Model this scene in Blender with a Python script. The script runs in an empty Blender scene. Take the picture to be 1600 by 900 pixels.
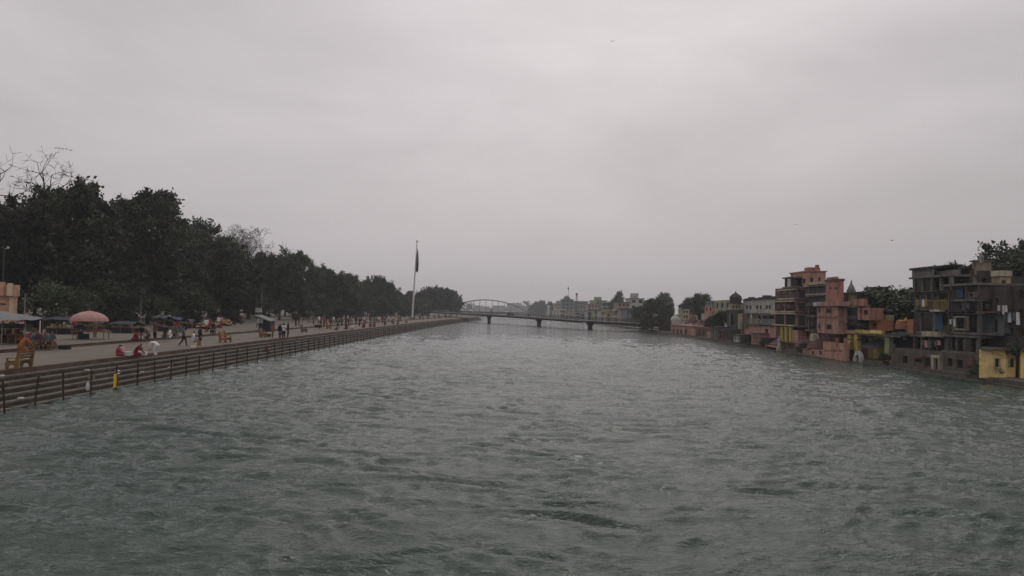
import bpy, math, random
import numpy as np
from mathutils import Matrix, Vector
rad = math.radians
SC = bpy.context.scene
COL = SC.collection

# ------------------------------------------------------------------ camera
CAMZ, PITCH, ROLL, FPX = 5.2, 1.84, 1.2, 1150.0
cam_d = bpy.data.cameras.new('camera')
cam = bpy.data.objects.new('camera', cam_d); COL.objects.link(cam)
cam_d.sensor_width = 36.0
cam_d.lens = 36.0 * FPX / 1600.0
cam_d.clip_start = 0.1; cam_d.clip_end = 6000
MR = Matrix.Rotation(rad(90 + PITCH), 4, 'X') @ Matrix.Rotation(rad(ROLL), 4, 'Z')
cam.matrix_world = Matrix.Translation((0, 0, CAMZ)) @ MR
SC.camera = cam

# ------------------------------------------------------------------ world, sun, exposure
SUN_EL, SUN_AZ = 52.0, 12.0          # azimuth measured from +Y towards +X
world = bpy.data.worlds.new('World'); SC.world = world; world.use_nodes = True
nt = world.node_tree; N = nt.nodes; L = nt.links
for n in list(N): N.remove(n)
def nd(t, **k):
    n = N.new(t)
    for a, v in k.items(): setattr(n, a, v)
    return n
out = nd('ShaderNodeOutputWorld'); bg = nd('ShaderNodeBackground'); L.new(bg.outputs[0], out.inputs[0])
bg.inputs['Strength'].default_value = 0.1
sky = nd('ShaderNodeTexSky', sky_type='NISHITA', sun_disc=False, sun_elevation=rad(SUN_EL), sun_rotation=rad(SUN_AZ))
sky.air_density = 2.0; sky.dust_density = 6.0
tc = nd('ShaderNodeTexCoord')
sep = nd('ShaderNodeSeparateXYZ'); L.new(tc.outputs['Generated'], sep.inputs[0])
def wm(op, a, b=None, c=None, clamp=False):
    n = nd('ShaderNodeMath', operation=op, use_clamp=clamp)
    for i, v in enumerate((a, b, c)):
        if v is None: continue
        if isinstance(v, (int, float)): n.inputs[i].default_value = v
        else: L.new(v, n.inputs[i])
    return n.outputs[0]
zc = wm('MAXIMUM', sep.outputs['Z'], 0.0)
grad = wm('MULTIPLY_ADD', zc, 3.4, 4.8)                # overcast: darker rim, brighter zenith
# a thinner, brighter stretch of cloud ahead
dirv = nd('ShaderNodeVectorMath', operation='DOT_PRODUCT'); L.new(tc.outputs['Generated'], dirv.inputs[0])
dv = Vector((0.01, 1.0, 0.36)).normalized(); dirv.inputs[1].default_value = dv
lobe = wm('POWER', wm('MAXIMUM', dirv.outputs['Value'], 0.0), 6.0)
grad = wm('MULTIPLY', grad, wm('MULTIPLY_ADD', lobe, 0.34, 0.78))
mp = nd('ShaderNodeMapping'); L.new(tc.outputs['Generated'], mp.inputs[0])
mp.inputs['Scale'].default_value = (1.0, 1.0, 2.6); mp.inputs['Location'].default_value = (3.4, 1.2, 0.35)
no = nd('ShaderNodeTexNoise'); L.new(mp.outputs[0], no.inputs['Vector'])
no.inputs['Scale'].default_value = 2.3; no.inputs['Detail'].default_value = 5; no.inputs['Roughness'].default_value = 0.5
no.inputs['Distortion'].default_value = 0.35
cl = wm('MULTIPLY_ADD', wm('SUBTRACT', no.outputs['Fac'], 0.5), 0.74, 1.0)
fade = wm('MULTIPLY', zc, 4.0, clamp=True)
cl = wm('MULTIPLY_ADD', wm('SUBTRACT', cl, 1.0), fade, 1.0)
grad = wm('MULTIPLY', grad, cl)
comb = nd('ShaderNodeVectorMath', operation='SCALE'); comb.inputs[0].default_value = (1.04, 0.975, 1.0)
L.new(grad, comb.inputs['Scale'])
mx = nd('ShaderNodeMix', data_type='RGBA'); mx.inputs[0].default_value = 0.04
L.new(comb.outputs[0], mx.inputs[6]); L.new(sky.outputs[0], mx.inputs[7])
L.new(mx.outputs[2], bg.inputs['Color'])

sun_d = bpy.data.lights.new('sun', 'SUN'); sun = bpy.data.objects.new('sun', sun_d); COL.objects.link(sun)
sun_d.energy = 0.5; sun_d.angle = rad(25); sun_d.color = (1.0, 0.95, 0.9)
se, sa = rad(SUN_EL), rad(SUN_AZ)
sdir = Vector((math.sin(sa) * math.cos(se), math.cos(sa) * math.cos(se), math.sin(se)))
sun.rotation_euler = sdir.to_track_quat('Z', 'Y').to_euler()
vs = SC.view_settings
vs.view_transform = 'Standard'; vs.look = 'None'; vs.exposure = 0.0; vs.gamma = 1.0; vs.use_curve_mapping = False
try:
    SC.cycles.use_denoising = True; SC.cycles.denoiser = 'OPENIMAGEDENOISE'; SC.cycles.denoising_input_passes = 'RGB_ALBEDO_NORMAL'; SC.cycles.denoising_prefilter = 'NONE'; SC.cycles.max_bounces = 6; SC.cycles.volume_bounces = 0; SC.cycles.transparent_max_bounces = 6
    SC.cycles.diffuse_bounces = 3; SC.cycles.glossy_bounces = 3
except Exception: pass

# ------------------------------------------------------------------ where a sight line meets a real plane
def ray(px, py):
    d = MR.to_3x3() @ Vector(((px - 800) / FPX, -(py - 450) / FPX, -1.0)); return d
def G(px, py, z):
    d = ray(px, py); t = (z - CAMZ) / d.z; return Vector((d.x * t, d.y * t, z))
def FX(px, py, X):
    d = ray(px, py); t = X / d.x; return Vector((X, d.y * t, CAMZ + d.z * t))
def FY(px, py, Y):
    d = ray(px, py); t = Y / d.y; return Vector((d.x * t, Y, CAMZ + d.z * t))
def PR(X, px0, py0, px1, py1):
    pc = 0.5 * (px0 + px1); pm = 0.5 * (py0 + py1)
    return FX(px1, pm, X).y, FX(px0, pm, X).y, FX(pc, py1, X).z, FX(pc, py0, X).z

# ------------------------------------------------------------------ materials
MATS = {}
def mat(name, col, rough=0.85, var=0.25, scale=1.5, stain=0.0, stain_col=(0.03, 0.028, 0.025), bump=0.0, spec=0.3, streak=True, metal=0.0, rnd=0.0):
    if name in MATS: return MATS[name]
    m = bpy.data.materials.new(name); m.use_nodes = True; t = m.node_tree; ns, ln = t.nodes, t.links
    p = ns['Principled BSDF']; p.inputs['Roughness'].default_value = rough; p.inputs['Metallic'].default_value = metal
    p.inputs['Specular IOR Level'].default_value = spec
    g = ns.new('ShaderNodeTexCoord'); geo = ns.new('ShaderNodeNewGeometry')
    n1 = ns.new('ShaderNodeTexNoise'); n1.inputs['Scale'].default_value = scale; n1.inputs['Detail'].default_value = 6
    n1.inputs['Roughness'].default_value = 0.65
    ln.new(geo.outputs['Position'], n1.inputs['Vector'])
    mr = ns.new('ShaderNodeMapRange'); mr.inputs[1].default_value = 0.3; mr.inputs[2].default_value = 0.7
    mr.inputs[3].default_value = 1 - var; mr.inputs[4].default_value = 1 + var
    ln.new(n1.outputs['Fac'], mr.inputs[0])
    sc = ns.new('ShaderNodeVectorMath'); sc.operation = 'SCALE'; sc.inputs[0].default_value = col
    ln.new(mr.outputs[0], sc.inputs['Scale'])
    c = sc.outputs[0]
    if rnd:
        oi = ns.new('ShaderNodeObjectInfo'); r2 = ns.new('ShaderNodeMapRange'); r2.inputs[3].default_value = 1 - rnd; r2.inputs[4].default_value = 1 + rnd
        ln.new(oi.outputs['Random'], r2.inputs[0])
        s2 = ns.new('ShaderNodeVectorMath'); s2.operation = 'SCALE'; ln.new(c, s2.inputs[0]); ln.new(r2.outputs[0], s2.inputs['Scale']); c = s2.outputs[0]
    if stain:
        mpn = ns.new('ShaderNodeMapping'); mpn.inputs['Scale'].default_value = (1.3, 1.3, 0.22) if streak else (1, 1, 1)
        ln.new(geo.outputs['Position'], mpn.inputs[0])
        n2 = ns.new('ShaderNodeTexNoise'); n2.inputs['Scale'].default_value = 1.1 if streak else 0.5; n2.inputs['Detail'].default_value = 8
        n2.inputs['Roughness'].default_value = 0.7
        ln.new(mpn.outputs[0], n2.inputs['Vector'])
        m2 = ns.new('ShaderNodeMapRange'); m2.inputs[1].default_value = 0.45; m2.inputs[2].default_value = 0.68
        m2.inputs[3].default_value = 0; m2.inputs[4].default_value = stain
        ln.new(n2.outputs['Fac'], m2.inputs[0])
        mi = ns.new('ShaderNodeMix'); mi.data_type = 'RGBA'; ln.new(m2.outputs[0], mi.inputs[0])
        ln.new(c, mi.inputs[6]); mi.inputs[7].default_value = (*stain_col, 1); c = mi.outputs[2]
    ln.new(c, p.inputs['Base Color'])
    if bump:
        b = ns.new('ShaderNodeBump'); b.inputs['Strength'].default_value = bump; b.inputs['Distance'].default_value = 0.03
        n3 = ns.new('ShaderNodeTexNoise'); n3.inputs['Scale'].default_value = scale * 6; n3.inputs['Detail'].default_value = 5
        ln.new(geo.outputs['Position'], n3.inputs['Vector']); ln.new(n3.outputs['Fac'], b.inputs['Height']); ln.new(b.outputs[0], p.inputs['Normal'])
    MATS[name] = m
    return m

def wallmat(name, col, stain=0.55, **k):
    return mat(name, col, rough=0.9, var=0.26, scale=1.3, stain=stain, bump=0.25, **k)

M_PINK = wallmat('pink_plaster', (0.41, 0.20, 0.155), 0.85, stain_col=(0.07, 0.045, 0.04))
M_PINK2 = wallmat('pale_pink_plaster', (0.46, 0.265, 0.205), 0.8, stain_col=(0.09, 0.06, 0.05))
M_SALMON = wallmat('salmon_plaster', (0.50, 0.275, 0.205), 0.7, stain_col=(0.12, 0.07, 0.055))
M_MAROON = wallmat('maroon_plaster', (0.15, 0.075, 0.068), 0.55)
M_CREAM = wallmat('cream_plaster', (0.46, 0.41, 0.30), 0.6)
M_WHITE = wallmat('white_plaster', (0.50, 0.49, 0.46), 0.6)
M_YELLOW = wallmat('yellow_plaster', (0.78, 0.59, 0.26), 0.3, stain_col=(0.26, 0.18, 0.08))
M_YEL2 = wallmat('ochre_plaster', (0.54, 0.40, 0.13), 0.5)
M_OLIVE = wallmat('olive_plaster', (0.28, 0.28, 0.16), 0.6)
M_ORANGE = wallmat('orange_plaster', (0.40, 0.18, 0.085), 0.6)
M_CONC = wallmat('stained_concrete', (0.17, 0.16, 0.145), 0.75)
M_DARKC = wallmat('blackened_concrete', (0.066, 0.060, 0.055), 0.7, stain_col=(0.018, 0.018, 0.018))
M_BROWNC = wallmat('weathered_brown_wall', (0.11, 0.09, 0.08), 0.6, stain_col=(0.02, 0.02, 0.02))
M_BEIGE = wallmat('beige_plaster', (0.30, 0.26, 0.19), 0.5)
M_STONE = wallmat('river_stone', (0.12, 0.105, 0.09), 0.8, stain_col=(0.02, 0.025, 0.018))
M_BLUEG = wallmat('blue_grey_wall', (0.16, 0.19, 0.20), 0.5)
M_FARPINK = wallmat('faded_rose_plaster', (0.38, 0.30, 0.265), 0.6)
M_GREEN = wallmat('pale_green_plaster', (0.30, 0.34, 0.22), 0.5)
M_GLASS = mat('dark_window', (0.018, 0.02, 0.022), rough=0.25, var=0.2, spec=0.5)
M_TEAL = mat('teal_glazing', (0.03, 0.06, 0.065), rough=0.3, var=0.3, spec=0.5)
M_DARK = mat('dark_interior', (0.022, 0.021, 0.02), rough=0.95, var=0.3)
M_GRILLE = mat('dark_grille', (0.04, 0.038, 0.037), rough=0.7, var=0.3)
M_FRAME = mat('painted_frame', (0.30, 0.27, 0.22), rough=0.7, var=0.3)
M_WFRAME = mat('brown_frame', (0.10, 0.06, 0.04), rough=0.7, var=0.3)
M_BLUE = mat('blue_paint', (0.03, 0.07, 0.14), rough=0.6, var=0.3)
M_IRON = mat('rusty_iron', (0.045, 0.03, 0.022), rough=0.8, var=0.5, scale=6)
M_ARCH = mat('pale_bridge_steel', (0.10, 0.095, 0.095), rough=0.6, var=0.1)
M_STEEL = mat('grey_steel', (0.09, 0.085, 0.085), rough=0.6, var=0.2)
M_ROAD = mat('bridge_concrete', (0.10, 0.095, 0.092), rough=0.9, var=0.25, scale=0.5, stain=0.4)
M_POLE = mat('galvanised_pole', (0.24, 0.24, 0.23), rough=0.5, var=0.15)
M_PALEPOLE = mat('white_pole', (0.62, 0.60, 0.57), rough=0.5, var=0.1)
M_TANK = mat('black_tank', (0.02, 0.02, 0.02), rough=0.6, var=0.2)
M_WTANK = mat('white_tank', (0.5, 0.5, 0.48), rough=0.6, var=0.2)
M_BARK = mat('bark', (0.06, 0.048, 0.038), rough=0.95, var=0.4, scale=3)
M_BARE = mat('bare_bark', (0.045, 0.04, 0.036), rough=0.95, var=0.3, scale=3)
M_BENCH = mat('ochre_painted_wood', (0.19, 0.115, 0.045), rough=0.75, var=0.35, scale=3)
M_BENCH2 = mat('orange_painted_wood', (0.24, 0.105, 0.05), rough=0.75, var=0.3, scale=3)
M_CLOTHW = mat('white_cloth', (0.62, 0.60, 0.58), rough=0.95, var=0.15, scale=4)
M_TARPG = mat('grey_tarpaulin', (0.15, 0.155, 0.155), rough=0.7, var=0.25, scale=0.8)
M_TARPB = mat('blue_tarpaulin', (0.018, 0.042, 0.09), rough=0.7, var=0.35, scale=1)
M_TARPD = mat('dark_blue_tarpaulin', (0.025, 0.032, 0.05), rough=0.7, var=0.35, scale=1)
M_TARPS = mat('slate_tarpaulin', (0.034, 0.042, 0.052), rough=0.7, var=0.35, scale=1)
M_TARPR = mat('red_cloth', (0.34, 0.065, 0.035), rough=0.9, var=0.3, scale=3)
M_TARPO = mat('faded_orange_cloth', (0.40, 0.19, 0.14), rough=0.9, var=0.3, scale=2)
M_PARA = mat('faded_pink_canvas', (0.42, 0.24, 0.215), rough=0.85, var=0.2, scale=2)
M_PARAI = mat('rose_trim', (0.27, 0.11, 0.10), rough=0.85, var=0.2, scale=2)
M_YTAG = mat('yellow_bundle', (0.75, 0.55, 0.03), rough=0.7, var=0.2, scale=5)
M_RUST = mat('rust_red_bundle', (0.22, 0.05, 0.03), rough=0.8, var=0.2, scale=5)
M_PEACH = wallmat('peach_plaster', (0.52, 0.32, 0.21), 0.35)
M_PEACHL = mat('cream_edge', (0.62, 0.50, 0.34), rough=0.9, var=0.15)
M_SKIN = mat('brown_skin', (0.20, 0.11, 0.07), rough=0.7, var=0.08)
M_HAIR = mat('black_hair', (0.012, 0.011, 0.011), rough=0.7, var=0.2)
M_LAMP = mat('lamp_housing', (0.5, 0.5, 0.48), rough=0.5, var=0.1)

def cloth(name, c):
    return mat(name, c, rough=0.95, var=0.18, scale=6)
CL = {k: cloth('cloth_' + k, c) for k, c in dict(
    crimson=(0.27, 0.05, 0.065), maroon=(0.16, 0.022, 0.02), pink=(0.55, 0.27, 0.27), white=(0.66, 0.65, 0.66), slate=(0.10, 0.12, 0.13),
    black=(0.014, 0.014, 0.016), navy=(0.02, 0.022, 0.05), mustard=(0.28, 0.20, 0.04), denim=(0.045, 0.085, 0.14), orange=(0.28, 0.09, 0.035),
    grey=(0.14, 0.14, 0.14), brown=(0.09, 0.06, 0.045), plum=(0.07, 0.03, 0.06), khaki=(0.17, 0.14, 0.10), teal=(0.05, 0.10, 0.11)).items()}

# ------------------------------------------------------------------ mesh builder
ORG = {}
class MB:
    def __init__(s): s.v = []; s.f = []; s.m = []
    def add(s, vs, fs, mi=0):
        o = len(s.v); s.v += [tuple(v) for v in vs]; s.f += [tuple(o + i for i in f) for f in fs]; s.m += [mi] * len(fs); return s
    def box(s, x0, x1, y0, y1, z0, z1, mi=0):
        if x0 > x1: x0, x1 = x1, x0
        if y0 > y1: y0, y1 = y1, y0
        if z0 > z1: z0, z1 = z1, z0
        v = [(x0, y0, z0), (x1, y0, z0), (x1, y1, z0), (x0, y1, z0), (x0, y0, z1), (x1, y0, z1), (x1, y1, z1), (x0, y1, z1)]
        return s.add(v, [(0, 3, 2, 1), (4, 5, 6, 7), (0, 1, 5, 4), (1, 2, 6, 5), (2, 3, 7, 6), (3, 0, 4, 7)], mi)
    def prism(s, poly, z0, z1, mi=0):
        n = len(poly)
        v = [(x, y, z0) for x, y in poly] + [(x, y, z1) for x, y in poly]
        f = [tuple(range(n))[::-1], tuple(range(n, 2 * n))] + [(i, (i + 1) % n, n + (i + 1) % n, n + i) for i in range(n)]
        return s.add(v, f, mi)
    def prism_y(s, poly, y0, y1, mi=0):     # poly in (x, z)
        n = len(poly)
        v = [(x, y0, z) for x, z in poly] + [(x, y1, z) for x, z in poly]
        f = [tuple(range(n)), tuple(range(n, 2 * n))[::-1]] + [((i + 1) % n, i, n + i, n + (i + 1) % n) for i in range(n)]
        return s.add(v, f, mi)
    def prism_x(s, poly, x0, x1, mi=0):     # poly in (y, z)
        n = len(poly)
        v = [(x0, y, z) for y, z in poly] + [(x1, y, z) for y, z in poly]
        f = [tuple(range(n))[::-1], tuple(range(n, 2 * n))] + [(i, (i + 1) % n, n + (i + 1) % n, n + i) for i in range(n)]
        return s.add(v, f, mi)
    def tube(s, pts, rs, n=6, mi=0, cap=True):
        pts = [Vector(p) for p in pts]
        if not isinstance(rs, (list, tuple)): rs = [rs] * len(pts)
        vs, fs = [], []
        up = None
        for i, p in enumerate(pts):
            d = (pts[min(i + 1, len(pts) - 1)] - pts[max(i - 1, 0)])
            if d.length < 1e-9: d = Vector((0, 0, 1))
            d.normalize()
            a = Vector((1, 0, 0)) if abs(d.x) < 0.8 else Vector((0, 1, 0))
            u = d.cross(a).normalized() if up is None else (up - d * up.dot(d)).normalized()
            up = u; w = d.cross(u)
            for k in range(n):
                t = 2 * math.pi * k / n
                vs.append(p + (u * math.cos(t) + w * math.sin(t)) * rs[i])
        for i in range(len(pts) - 1):
            for k in range(n):
                fs.append((i * n + k, i * n + (k + 1) % n, (i + 1) * n + (k + 1) % n, (i + 1) * n + k))
        if cap:
            fs.append(tuple(range(n))[::-1]); fs.append(tuple(range((len(pts) - 1) * n, len(pts) * n)))
        return s.add(vs, fs, mi)
    def lathe(s, c, prof, n=16, mi=0, squash=1.0):     # prof: (r, z)
        vs, fs = [], []
        for r, z in prof:
            for k in range(n):
                t = 2 * math.pi * k / n
                vs.append((c[0] + r * math.cos(t), c[1] + r * math.sin(t) * squash, c[2] + z))
        for i in range(len(prof) - 1):
            for k in range(n):
                fs.append((i * n + k, i * n + (k + 1) % n, (i + 1) * n + (k + 1) % n, (i + 1) * n + k))
        fs.append(tuple(range(n))[::-1]); fs.append(tuple(range((len(prof) - 1) * n, len(prof) * n)))
        return s.add(vs, fs, mi)
    def ball(s, c, r, n=8, mi=0, sq=(1, 1, 1)):
        prof = [(max(0.02, math.sin(math.pi * i / n)) * r * sq[0], -math.cos(math.pi * i / n) * r * sq[2]) for i in range(n + 1)]
        return s.lathe(c, prof, n + 2, mi)
    def wall(s, axis, P, a0, a1, z0, z1, holes=(), t=0.25, mi=0, sgn=1):
        """panel with real openings; axis 'x': faces -X at x=P, runs along y; axis 'y': faces -Y at y=P, runs along x"""
        A = sorted(set([a0, a1] + [min(max(h[i], a0), a1) for h in holes for i in (0, 1)]))
        Z = sorted(set([z0, z1] + [min(max(h[i], z0), z1) for h in holes for i in (2, 3)]))
        na, nz = len(A) - 1, len(Z) - 1
        def solid(i, j):
            if i < 0 or j < 0 or i >= na or j >= nz: return False
            ca, cz = (A[i] + A[i + 1]) / 2, (Z[j] + Z[j + 1]) / 2
            return not any(h[0] < ca < h[1] and h[2] < cz < h[3] for h in holes)
        def pt(d, a, z): return (P + d, a, z) if axis == 'x' else (a, P + d, z)
        for i in range(na):
            for j in range(nz):
                if not solid(i, j): continue
                q0, q1, w0, w1 = A[i], A[i + 1], Z[j], Z[j + 1]
                s.add([pt(0, q0, w0), pt(0, q1, w0), pt(0, q1, w1), pt(0, q0, w1)], [(0, 1, 2, 3)], mi)
                s.add([pt(t, q0, w0), pt(t, q1, w0), pt(t, q1, w1), pt(t, q0, w1)], [(3, 2, 1, 0)], mi)
                if not solid(i - 1, j): s.add([pt(0, q0, w0), pt(0, q0, w1), pt(t, q0, w1), pt(t, q0, w0)], [(0, 1, 2, 3)], mi)
                if not solid(i + 1, j): s.add([pt(0, q1, w0), pt(0, q1, w1), pt(t, q1, w1), pt(t, q1, w0)], [(3, 2, 1, 0)], mi)
                if not solid(i, j - 1): s.add([pt(0, q0, w0), pt(0, q1, w0), pt(t, q1, w0), pt(t, q0, w0)], [(3, 2, 1, 0)], mi)
                if not solid(i, j + 1): s.add([pt(0, q0, w1), pt(0, q1, w1), pt(t, q1, w1), pt(t, q0, w1)], [(0, 1, 2, 3)], mi)
        return s
    def build(s, name, m, parent=None, smooth=False, local=False):
        me = bpy.data.meshes.new(name)
        o = ORG.get(parent.name, (0, 0, 0)) if parent is not None and not local else (0, 0, 0)
        me.from_pydata([(x - o[0], y - o[1], z - o[2]) for x, y, z in s.v], [], s.f)
        for q in (m if isinstance(m, (list, tuple)) else [m]): me.materials.append(q)
        if any(s.m): me.polygons.foreach_set('material_index', s.m)
        if smooth: me.polygons.foreach_set('use_smooth', [True] * len(s.f))
        me.update()
        ob = bpy.data.objects.new(name, me); COL.objects.link(ob)
        if parent is not None: ob.parent = parent
        ORG[ob.name] = o
        return ob
def tag(o, label=None, cat=None, group=None, kind=None):
    if label: o['label'] = label
    if cat: o['category'] = cat
    if group: o['group'] = group
    if kind: o['kind'] = kind
    return o
def thing(name, label, cat, loc=(0, 0, 0), rz=0.0, group=None):
    o = bpy.data.objects.new(name, None); COL.objects.link(o); o.empty_display_size = 0.3
    o.location = loc; o.rotation_euler = (0, 0, rz); ORG[o.name] = tuple(loc)
    return tag(o, label, cat, group)
def setting(name, mb, m, smooth=False):
    return tag(mb.build(name, m, smooth=smooth), kind='structure')
def copy_tree(o, parent=None):
    c = o.copy(); COL.objects.link(c)
    if parent is not None: c.parent = parent
    for ch in [x for x in o.children]: copy_tree(ch, c)
    return c
def fast_mesh(name, V, F, mats, smooth=False):
    me = bpy.data.meshes.new(name); V = np.asarray(V, np.float32); F = np.asarray(F, np.int32); k = F.shape[1]
    me.vertices.add(len(V)); me.vertices.foreach_set('co', V.ravel())
    me.loops.add(F.size); me.loops.foreach_set('vertex_index', F.ravel())
    me.polygons.add(len(F)); me.polygons.foreach_set('loop_start', np.arange(0, F.size, k, dtype=np.int32))
    for q in mats: me.materials.append(q)
    if smooth: me.polygons.foreach_set('use_smooth', np.ones(len(F), bool))
    me.update(calc_edges=True); me.validate()
    return me

# ------------------------------------------------------------------ water
def water_material():
    m = bpy.data.materials.new('river_water'); m.use_nodes = True; t = m.node_tree; ns, ln = t.nodes, t.links
    p = ns['Principled BSDF']; p.inputs['IOR'].default_value = 1.33; p.inputs['Roughness'].default_value = 0.03
    geo = ns.new('ShaderNodeNewGeometry')
    n1 = ns.new('ShaderNodeTexNoise'); n1.inputs['Scale'].default_value = 0.12; n1.inputs['Detail'].default_value = 4
    ln.new(geo.outputs['Position'], n1.inputs['Vector'])
    cr = ns.new('ShaderNodeValToRGB'); cr.color_ramp.elements[0].position = 0.35; cr.color_ramp.elements[1].position = 0.68
    cr.color_ramp.elements[0].color = (0.044, 0.064, 0.051, 1); cr.color_ramp.elements[1].color = (0.026, 0.051, 0.039, 1)
    ln.new(n1.outputs['Fac'], cr.inputs[0]); ln.new(cr.outputs[0], p.inputs['Base Color'])
    mp = ns.new('ShaderNodeMapping'); mp.inputs['Scale'].default_value = (0.7, 2.0, 1); ln.new(geo.outputs['Position'], mp.inputs[0])
    hs = []
    for sc, amp in ((1.1, 1.2), (2.8, 1.0), (7.0, 0.5)):
        n = ns.new('ShaderNodeTexNoise'); n.inputs['Scale'].default_value = sc; n.inputs['Detail'].default_value = 4; n.inputs['Roughness'].default_value = 0.6
        n.inputs['Distortion'].default_value = 0.9
        ln.new(mp.outputs[0], n.inputs['Vector'])
        mu = ns.new('ShaderNodeMath'); mu.operation = 'MULTIPLY'; mu.inputs[1].default_value = amp; ln.new(n.outputs['Fac'], mu.inputs[0]); hs.append(mu)
    ad = hs[0]
    for h in hs[1:]:
        a2 = ns.new('ShaderNodeMath'); a2.operation = 'ADD'; ln.new(ad.outputs[0], a2.inputs[0]); ln.new(h.outputs[0], a2.inputs[1]); ad = a2
    b = ns.new('ShaderNodeBump'); b.inputs['Strength'].default_value = 1.0; b.inputs['Distance'].default_value = 0.05
    ln.new(ad.outputs[0], b.inputs['Height']); ln.new(b.outputs[0], p.inputs['Normal'])
    return m
M_WATER = water_material()
NWAVE, WSLOPE = 170, 0.0088
def build_water():
    rng = np.random.default_rng(7)
    ys = [7.0]
    while ys[-1] < 1230: ys.append(ys[-1] + max(0.09, ys[-1] * 0.0042))
    ys = np.array(ys, np.float32); xs = np.linspace(-24.6, 44.0, 700).astype(np.float32)
    X, Y = np.meshgrid(xs, ys); dY = np.gradient(ys)[:, None].astype(np.float32)
    def lown(scale, seed):
        r = np.random.default_rng(seed); a = np.zeros_like(X)
        for _ in range(8):
            th = r.uniform(0, 2 * np.pi); k = 2 * np.pi / (scale * r.uniform(0.6, 1.7)); a += np.sin(np.float32(k * np.cos(th)) * X + np.float32(k * np.sin(th)) * Y + np.float32(r.uniform(0, 7)))
        return a / np.float32(2.8)
    wx, wy = np.float32(.45) * lown(4, 1), np.float32(.4) * lown(4, 2)
    Xw, Yw = X + wx, Y + wy
    amp = np.clip(1.0 + 0.22 * lown(14, 3) + 0.2 * lown(5.0, 6), 0.5, 1.6)
    Z = np.zeros_like(X); DY = np.zeros_like(X)
    f = np.float32
    for i in range(NWAVE):
        lam = 0.25 * (7.6 ** (rng.random() ** 0.95))
        th = np.pi / 2 + rng.normal(0, 0.40); a = WSLOPE * lam
        k = 2 * np.pi / lam; att = np.clip((lam - 2.2 * dY) / (1.6 * dY), 0, 1)
        m = int(np.argmax(att[:, 0] <= 0)) if (att[:, 0] <= 0).any() else len(ys)
        if m == 0: continue
        cx, cy = f(np.cos(th)), f(np.sin(th))
        u = Xw[:m] * cx + Yw[:m] * cy; v = Yw[:m] * cx - Xw[:m] * cy
        env = np.sin(u * f(k / rng.uniform(3, 5)) + f(rng.uniform(0, 7))) + np.sin(v * f(k / rng.uniform(2.5, 4.5)) + f(rng.uniform(0, 7))) + f(0.7) * np.sin((u + v) * f(k / rng.uniform(5, 9)) + f(rng.uniform(0, 7)))
        env = np.clip(env - f(0.25), 0, None)
        c = f(.5) + f(.5) * np.cos(u * f(k) + f(rng.uniform(0, 7)))
        h = c * c * (f(.5) + f(.5) * c) - f(.34)
        Z[:m] += f(2 * a) * env * att[:m] * amp[:m] * h
    sg = f(Z[:400].std() * 2.2); Z = sg * np.tanh(Z / sg)
    V = np.stack([X, Y, Z], -1).reshape(-1, 3)
    ny, nx = X.shape; I = np.arange(ny * nx).reshape(ny, nx)
    F = np.stack([I[:-1, :-1], I[:-1, 1:], I[1:, 1:], I[1:, :-1]], -1).reshape(-1, 4)
    o = bpy.data.objects.new('river_water', fast_mesh('river_water', V, F, [M_WATER], True)); COL.objects.link(o)
    tag(o, kind='structure')
build_water()

# ------------------------------------------------------------------ ground, promenade, steps
M_GROUND = mat('earth', (0.12, 0.105, 0.085), rough=0.95, var=0.3, scale=0.15, stain=0.4, streak=False)
M_PROM = mat('promenade_concrete', (0.175, 0.148, 0.118), rough=0.9, var=0.12, scale=0.35, stain=0.42, stain_col=(0.10, 0.09, 0.075), streak=False, bump=0.1)
def add_joints(m, w, h, dark):
    t = m.node_tree; p = t.nodes['Principled BSDF']; src = p.inputs['Base Color'].links[0].from_socket
    g_ = t.nodes.new('ShaderNodeNewGeometry'); b = t.nodes.new('ShaderNodeTexBrick'); t.links.new(g_.outputs['Position'], b.inputs['Vector'])
    b.inputs['Color1'].default_value = (1, 1, 1, 1); b.inputs['Color2'].default_value = (0.86, 0.86, 0.86, 1); b.inputs['Mortar'].default_value = (dark, dark, dark, 1)
    b.inputs['Scale'].default_value = 1.0; b.inputs['Brick Width'].default_value = w; b.inputs['Row Height'].default_value = h; b.inputs['Mortar Size'].default_value = 0.03
    mi = t.nodes.new('ShaderNodeMix'); mi.data_type = 'RGBA'; mi.blend_type = 'MULTIPLY'; mi.inputs[0].default_value = 1.0
    t.links.new(src, mi.inputs[6]); t.links.new(b.outputs['Color'], mi.inputs[7]); t.links.new(mi.outputs[2], p.inputs['Base Color'])
add_joints(M_PROM, 2.2, 3.0, 0.5)
M_TERR = mat('terrace_earth', (0.16, 0.138, 0.108), rough=0.95, var=0.2, scale=0.5, stain=0.5, stain_col=(0.085, 0.075, 0.06), streak=False)
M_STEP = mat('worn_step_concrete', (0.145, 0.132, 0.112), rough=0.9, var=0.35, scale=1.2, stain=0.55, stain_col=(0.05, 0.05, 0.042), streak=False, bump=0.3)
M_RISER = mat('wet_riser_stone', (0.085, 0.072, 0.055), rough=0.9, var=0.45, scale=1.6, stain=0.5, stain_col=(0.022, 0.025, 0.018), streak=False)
M_CURB = mat('brown_brick_curb', (0.105, 0.072, 0.056), rough=0.9, var=0.4, scale=1.5)
ZP, ZT, XE = 1.6, 1.82, -26.3
EX = [-26.3, -25.9, -25.5, -25.1, -24.7, -24.3, -23.9]
def bend(y):                              # the bank swings a little towards the water far away
    return 0.0 if y < 200 else 3.2 * min(1, (y - 200) / 160) ** 1.4 + (3.0 * ((y - 360) / 40) if y > 360 else 0)
YS = [-40, 0, 20, 30, 40, 60, 80, 110, 150, 200, 230, 260, 290, 320, 350, 375, 400, 420]
g = MB()
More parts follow.
